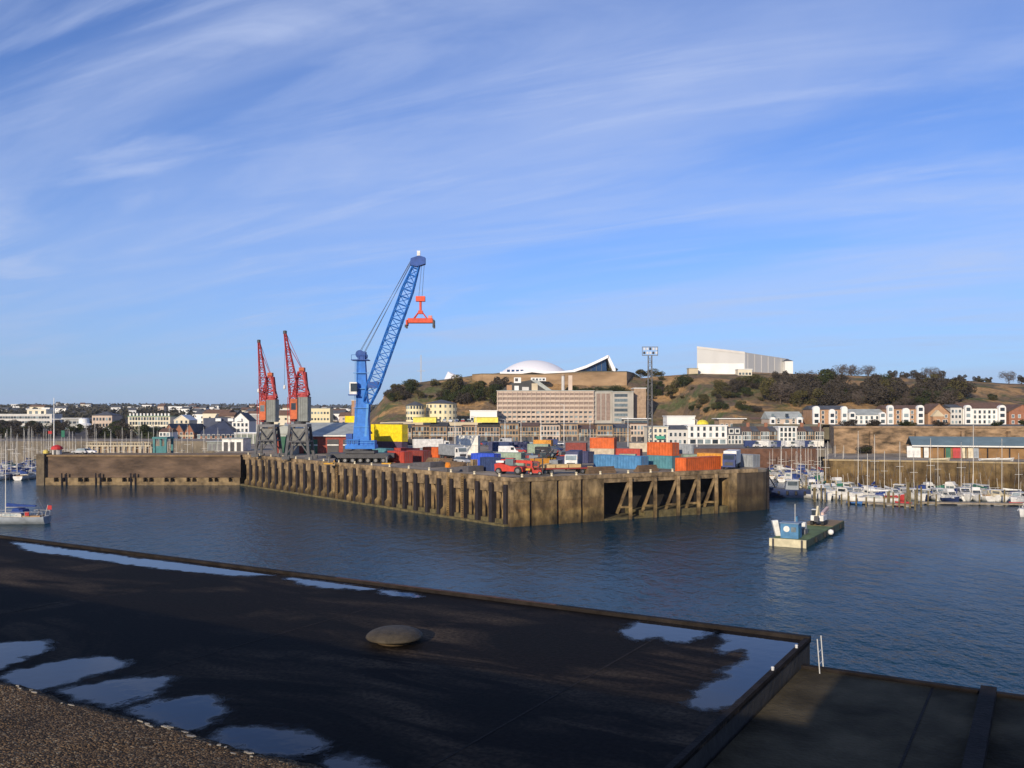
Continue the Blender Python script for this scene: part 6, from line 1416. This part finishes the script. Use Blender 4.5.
for k in range(4): MB().box(xx(532.5+k*3.4),xx(534.6+k*3.4),.93,.998,zz(380.3),zz(378.4)).build('window',glass,b_)
b_ = MB().box(xx(514),xx(521),-.4,3,zz(383),zz(377.5)).build('lookout',walls['white'],t); MB().box(xx(515),xx(518),-.46,-.402,zz(381.4),zz(378.3)).build('window',dsteel,b_)
t = thing('stone_flue','slender pale stone chimney standing behind the office block','chimney',(X(563,470),470,20)); MB().tube((0,0,0),(0,0,Z(376,470)-20),.95,.8,8).build('shaft',walls['lgrey'],t); MB().lathe([(1.05,0),(1.1,.6),(.8,.8)],8,(0,0)).build('cap',walls['granite'],t,(0,0,Z(376,470)-20))
# white hall at right
dw_ = 500; Lp = Vector((X(697,512),512)); Cp = Vector((X(745,500),500)); Rp = Vector((X(789,528),528)); zbw = 41.5
t = thing('white_exhibition_hall','big plain white hall with slanting roofline on the hilltop','hall',(Cp.x,Cp.y,zbw))
l_,r_ = Lp-Cp, Rp-Cp; bk = l_+r_
zl,zc_,zr_ = Z(346.8,512)-zbw, Z(352.3,500)-zbw, Z(359.0,528)-zbw
vs = [(0,0,-3),(r_.x,r_.y,-3),(bk.x,bk.y,-3),(l_.x,l_.y,-3),(0,0,zc_),(r_.x,r_.y,zr_),(bk.x,bk.y,zr_+3),(l_.x,l_.y,zl)]
wht = mat('white_cladding',(.47,.465,.45),.7,.06,.08,stretch=(1,1,.2))
MB().add(vs,[(3,2,1,0),(4,5,6,7),(0,1,5,4),(1,2,6,5),(2,3,7,6),(3,0,4,7)]).build('wall',wht,t)
def onl(v,f,z,off): return (v.x*f+off.x, v.y*f+off.y, z)
nl = Vector((l_.y,-l_.x)).normalized(); nl = nl if nl.y < 0 else -nl; nr = Vector((r_.y,-r_.x)).normalized(); nr = nr if nr.y < 0 else -nr
MB().add([onl(l_,0,zc_-1.0,nl*.25),onl(l_,1,zl-1.0,nl*.25),onl(l_,1,zl+.3,nl*.25),onl(l_,0,zc_+.3,nl*.25),onl(l_,0,zc_-1.0,-nl*.5),onl(l_,1,zl-1.0,-nl*.5),onl(l_,1,zl+.3,-nl*.5),onl(l_,0,zc_+.3,-nl*.5)],[(0,1,2,3),(7,6,5,4),(3,2,6,7),(0,4,5,1)]).build('fascia',walls['lgrey'],t)
MB().add([onl(l_,.02,-1,nl*.12),onl(l_,.98,-1,nl*.12),onl(l_,.98,zl*.42,nl*.12),onl(l_,.02,zc_*.50,nl*.12)],[(0,1,2,3)]).build('lower_cladding',walls['white'],t)
for k in range(7): MB().beam(onl(r_,.06+k*.15,-1,nr*.1),onl(r_,.06+k*.15,zc_+(zr_-zc_)*(.06+k*.15)-.4,nr*.1),.25,.25).build('cladding_rib',walls['lgrey'],t)
MB().beam(onl(r_,.08,1.0,nr*.5),onl(r_,.96,1.0,nr*.5),.6,1.2).build('plinth_band',walls['granite'],t)
bld('white_turret','small white tower house at the right end of the big white hall','tower',785,793,361,520,40,8,'white',('hip','slate'),rh=1.5,wins=(2,1,1,2,.8,0))
bld('hilltop_hut','low tan hut at the left foot of the big white hall','hut',689,698,368.5,505,41,6,'buff',('flat','grey'))
bld('hall_annexe','low pale annexe at the near corner of the big white hall','annexe',738,752,369.5,492,40.5,6,'cream',('flat','white'),wins=(4,1,1.2,1.2,.7,0))
t = thing('radio_mast','slim pale radio mast on the hilltop seen right of the blue crane','mast',(X(421,520),520,30)); MB().lattice((0,0,0),(0,0,Z(355,520)-30),.8,.5,14,.09).build('lattice',alu,t); MB().bar((-2.4,0,Z(371,520)-30),(2.4,0,Z(371,520)-30),.15).build('cross_arm',alu,t)
# ================================================================== trees and shrubs
def leafmat(name, c, c2):
    m = mat(name, c, .9, .30, .35, 0, col2=c2, spec=.15); return m
lm_dark = leafmat('winter_foliage',(.048,.040,.031),(.075,.062,.047)); lm_green = leafmat('evergreen_foliage',(.030,.042,.016),(.055,.065,.022)); lm_olive = leafmat('olive_foliage',(.075,.070,.026),(.10,.085,.034)); lm_twig = leafmat('bare_twigs',(.10,.075,.06),(.13,.105,.085))
bark = mat('bark',(.09,.065,.045),.95,.3,2,.3)
def crown(seed, n, leaf, kind):
    r = random.Random(seed); m = MB(); cl = []
    nc = 9 if kind != 'bare' else 14
    for i in range(nc):
        a = r.uniform(0,6.283); q = r.uniform(.1,.75)
        cl.append((q*math.cos(a)*.62, q*math.sin(a)*.62, r.uniform(.28,.86), r.uniform(.17,.34)))
    for i in range(n):
        cx,cy,cz,cr = cl[r.randrange(nc)]
        v = Vector((r.gauss(0,1),r.gauss(0,1),r.gauss(0,1))).normalized()*cr*(r.uniform(.35,1.0)**.5)*(1.25 if r.random()<.06 else 1)
        p = Vector((cx,cy,cz))+v*1.0; p.z = max(.06,p.z)
        s = leaf*r.uniform(.55,1.3); a1 = Vector((r.gauss(0,1),r.gauss(0,1),r.gauss(0,.7))).normalized(); a2 = a1.cross(Vector((r.gauss(0,1),r.gauss(0,1),r.gauss(0,1)))).normalized()
        w2 = .6 if kind != 'bare' else .10
        m.add([p-a1*s, p+a2*s*w2, p+a1*s, p-a2*s*w2],[(0,1,2,3)])
    return m
def trunk(seed):
    r = random.Random(seed); m = MB(); m.tube((0,0,-.12),(0.01,0,.32),.035,.024,7)
    for i in range(6):
        a = i*1.05+r.uniform(-.3,.3); e = Vector((math.cos(a)*.3,math.sin(a)*.3,r.uniform(.5,.8))); b_ = Vector((.01,0,.22+.02*i)); mid = b_.lerp(e,.5)+Vector((0,0,.05)); m.tube(b_,mid,.016,.011,5); m.tube(mid,e,.011,.004,5)
    return m
CM = {}
def tree(px, yb, h, kind, label, group, d=None, spread=1.0):
    d = d or ground_d(px,yb) 
    if d is None: d = 505
    x = X(px,d); z = hgt(x,d)-.2
    v = rnd.randrange(3)
    low_ = h < 4.2
    t = thing('shrub' if low_ else 'tree',label,'shrub' if low_ else 'tree',(x,d,z),rnd.uniform(0,6.28),group); t.scale = (h*spread,h*spread,h)
    lm_ = {'dark':lm_dark,'green':lm_green,'olive':lm_olive,'bare':lm_twig}[kind]
    key = kind+str(v)
    inst('crown',('crown',key),lambda: crown(hash(key)%1000 if 0 else sum(map(ord,key)),2600 if kind!='bare' else 1600,.040 if kind!='bare' else .075,kind),lm_,t)
    inst('trunk',('trunk',v),lambda: trunk(v+3),bark,t)
gD = 'dark winter trees on the slope'; lD = 'dark bushy winter tree on the slope above the marina apartments'
for (pa_,pb2,ya_,yb2,n_,h0_,h1_) in ((764,838,388,408,30,7,11),(838,866,396,407,12,5,8),(866,900,392,407,17,7,11),(898,918,399,407,8,4,6),(916,962,393,407,22,7,11),(845,930,402,408,16,3,5)):
    for i in range(n_):
        px = rnd.uniform(pa_,pb2); yb = rnd.uniform(ya_,yb2); q_r = rnd.random()
        tree(px,yb,rnd.uniform(h0_,h1_),('dark' if q_r<.62 else 'green' if q_r<.75 else 'olive' if q_r<.85 else 'bare'),lD,gD,spread=rnd.uniform(.95,1.3))
for px,yb,h in ((842,378,8),(851,377,9.5),(868,378,8),(893,380,6),(905,380,6),(918,380,7),(932,381,8.5),(937,382,7),(961,384,5),(976,386,4.5),(988,387,4),(1009,387,7.5),(1022,388,6),(829,377,5)):
    tree(px,yb,h,'bare' if h > 7 else 'dark','thin bare tree standing on the ridge skyline at right' if h > 7 else 'small dark tree on the ridge skyline at right','trees on the right ridge',d=530,spread=1.1)
for i in range(26):
    px = rnd.uniform(440,502); yb = rnd.uniform(392,407); tree(px,yb,rnd.uniform(5,9),rnd.choice(('green','dark','green','olive')),'bushy tree on the slope left of the office block','trees left of the office block',spread=1.2)
for i in range(14):
    px = rnd.uniform(384,440); yb = rnd.uniform(387,402); tree(px,yb,rnd.uniform(3.5,6),rnd.choice(('green','olive','dark')),'scrubby tree on the left shoulder of the hill','trees on the left shoulder',spread=1.3)
for i in range(16):
    px = rnd.uniform(575,642); yb = rnd.uniform(389,396); tree(px,yb,rnd.uniform(4.5,7),'green','green bush below the rampart above the office block','bushes below the rampart',spread=1.4,d=478)
for i in range(20):
    px = rnd.uniform(645,764); yb = rnd.uniform(386,399); tree(px,yb,rnd.uniform(3.5,7),rnd.choice(('green','dark','olive','green')),'bushy shrub on the slope below the white hall','shrubs below the white hall',spread=1.4)
for i in range(18):
    px = rnd.uniform(648,760); yb = rnd.uniform(397,417); tree(px,yb,rnd.uniform(2,4),rnd.choice(('olive','dark','green')),'low shrub on the bare brown hillside','low shrubs on the hillside',spread=1.6)
for px,yb in ((640,371),(610,369.5),(655,373)):
    tree(px,yb,5,'olive','rounded green bush on top of the rampart','bushes on the rampart',d=512,spread=1.8)
for i in range(9):
    tree(372+i*4+rnd.uniform(-1,1),418,rnd.uniform(5,7),'green','tree in the dark hedge line behind the yellow containers','hedge trees behind the yellow containers',d=410,spread=1.2)
for i in range(38):
    px = rnd.uniform(0,185); d = rnd.uniform(345,600); tree(px,430,rnd.uniform(5,8),'dark' if i%2 else 'green','dark tree on the left waterfront between the buildings','trees on the left waterfront',d=max(d,405),spread=1.2)
for i in range(70):
    px = rnd.uniform(395,1020); yb = rnd.uniform(381,402) if px > 640 else rnd.uniform(386,404)
    if 500 < px < 640 or 690 < px < 760 and yb < 386: continue
    tree(px,yb,rnd.uniform(1.4,3.2),rnd.choice(('olive','dark','green','olive')),'small scrub bush dotted over the open hillside','scrub bushes on the hillside',spread=rnd.uniform(1.4,2.2))
for i in range(22):
    x = rnd.uniform(98,170); t_ = rnd.random()
    top_ = i % 2
    y = (263.5 if top_ else 255.5)-(x-94)*.042; z = 14.9 if top_ else DZ-.46
    h = rnd.uniform(1.2,2.6); t = thing('shrub','straggly bush growing '+('along the top' if top_ else 'at the foot')+' of the high brown retaining wall','shrub',(x,y,z),rnd.uniform(0,6.28),'bushes along the retaining wall'); t.scale = (h*1.9,h*1.9,h); key = ('green','olive','dark')[i%3]+'1'
    inst('crown',('crown',key),lambda: crown(sum(map(ord,key)),2600,.040,'green'),(lm_green,lm_olive,lm_dark)[i%3],t); inst('trunk',('trunk',1),lambda: trunk(4),bark,t)
# far woodland: one mass of foliage over the distant slopes
rw_ = random.Random(5); m_ = MB()
for i in range(5200):
    px = rw_.uniform(-30,420); d = rw_.uniform(700,2700); x = X(px,d)
    if noise.noise(Vector((x*.006,d*.006,3))) < -.12: continue
    z = hgt(x,d); h = rw_.uniform(4,9); w = h*rw_.uniform(.5,.8)
    for k in range(7):
        a = rw_.uniform(0,6.28); c_ = Vector((x+rw_.gauss(0,w*.35),d+rw_.gauss(0,w*.35),z+h*rw_.uniform(.2,.85))); s_ = w*rw_.uniform(.3,.5)
        u_ = Vector((math.cos(a),math.sin(a),rw_.gauss(0,.4))).normalized(); v_ = u_.cross(Vector((rw_.gauss(0,1),rw_.gauss(0,1),rw_.gauss(0,1)))).normalized()
        m_.add([c_-u_*s_,c_+v_*s_*.8,c_+u_*s_,c_-v_*s_*.8],[(0,1,2,3)])
o = m_.build('far_woodland',mat('far_foliage',(.035,.034,.022),.95,.35,.01,0,col2=(.05,.045,.03),detail=8)); tag(o,kind='stuff')

# ================================================================== thin sea haze
hz_ = MB().box(-9600,9600,-100,14600,-7,66).build('haze',None); tag(hz_,kind='stuff')
hm = bpy.data.materials.new('sea_haze'); hm.use_nodes = True; nt = hm.node_tree; nt.nodes.clear()
ou = nt.nodes.new('ShaderNodeOutputMaterial'); pv = nt.nodes.new('ShaderNodeVolumePrincipled'); pv.inputs['Color'].default_value = (.78,.86,1,1); pv.inputs['Density'].default_value = .00005
nt.links.new(pv.outputs[0], ou.inputs['Volume']); hz_.data.materials.append(hm)
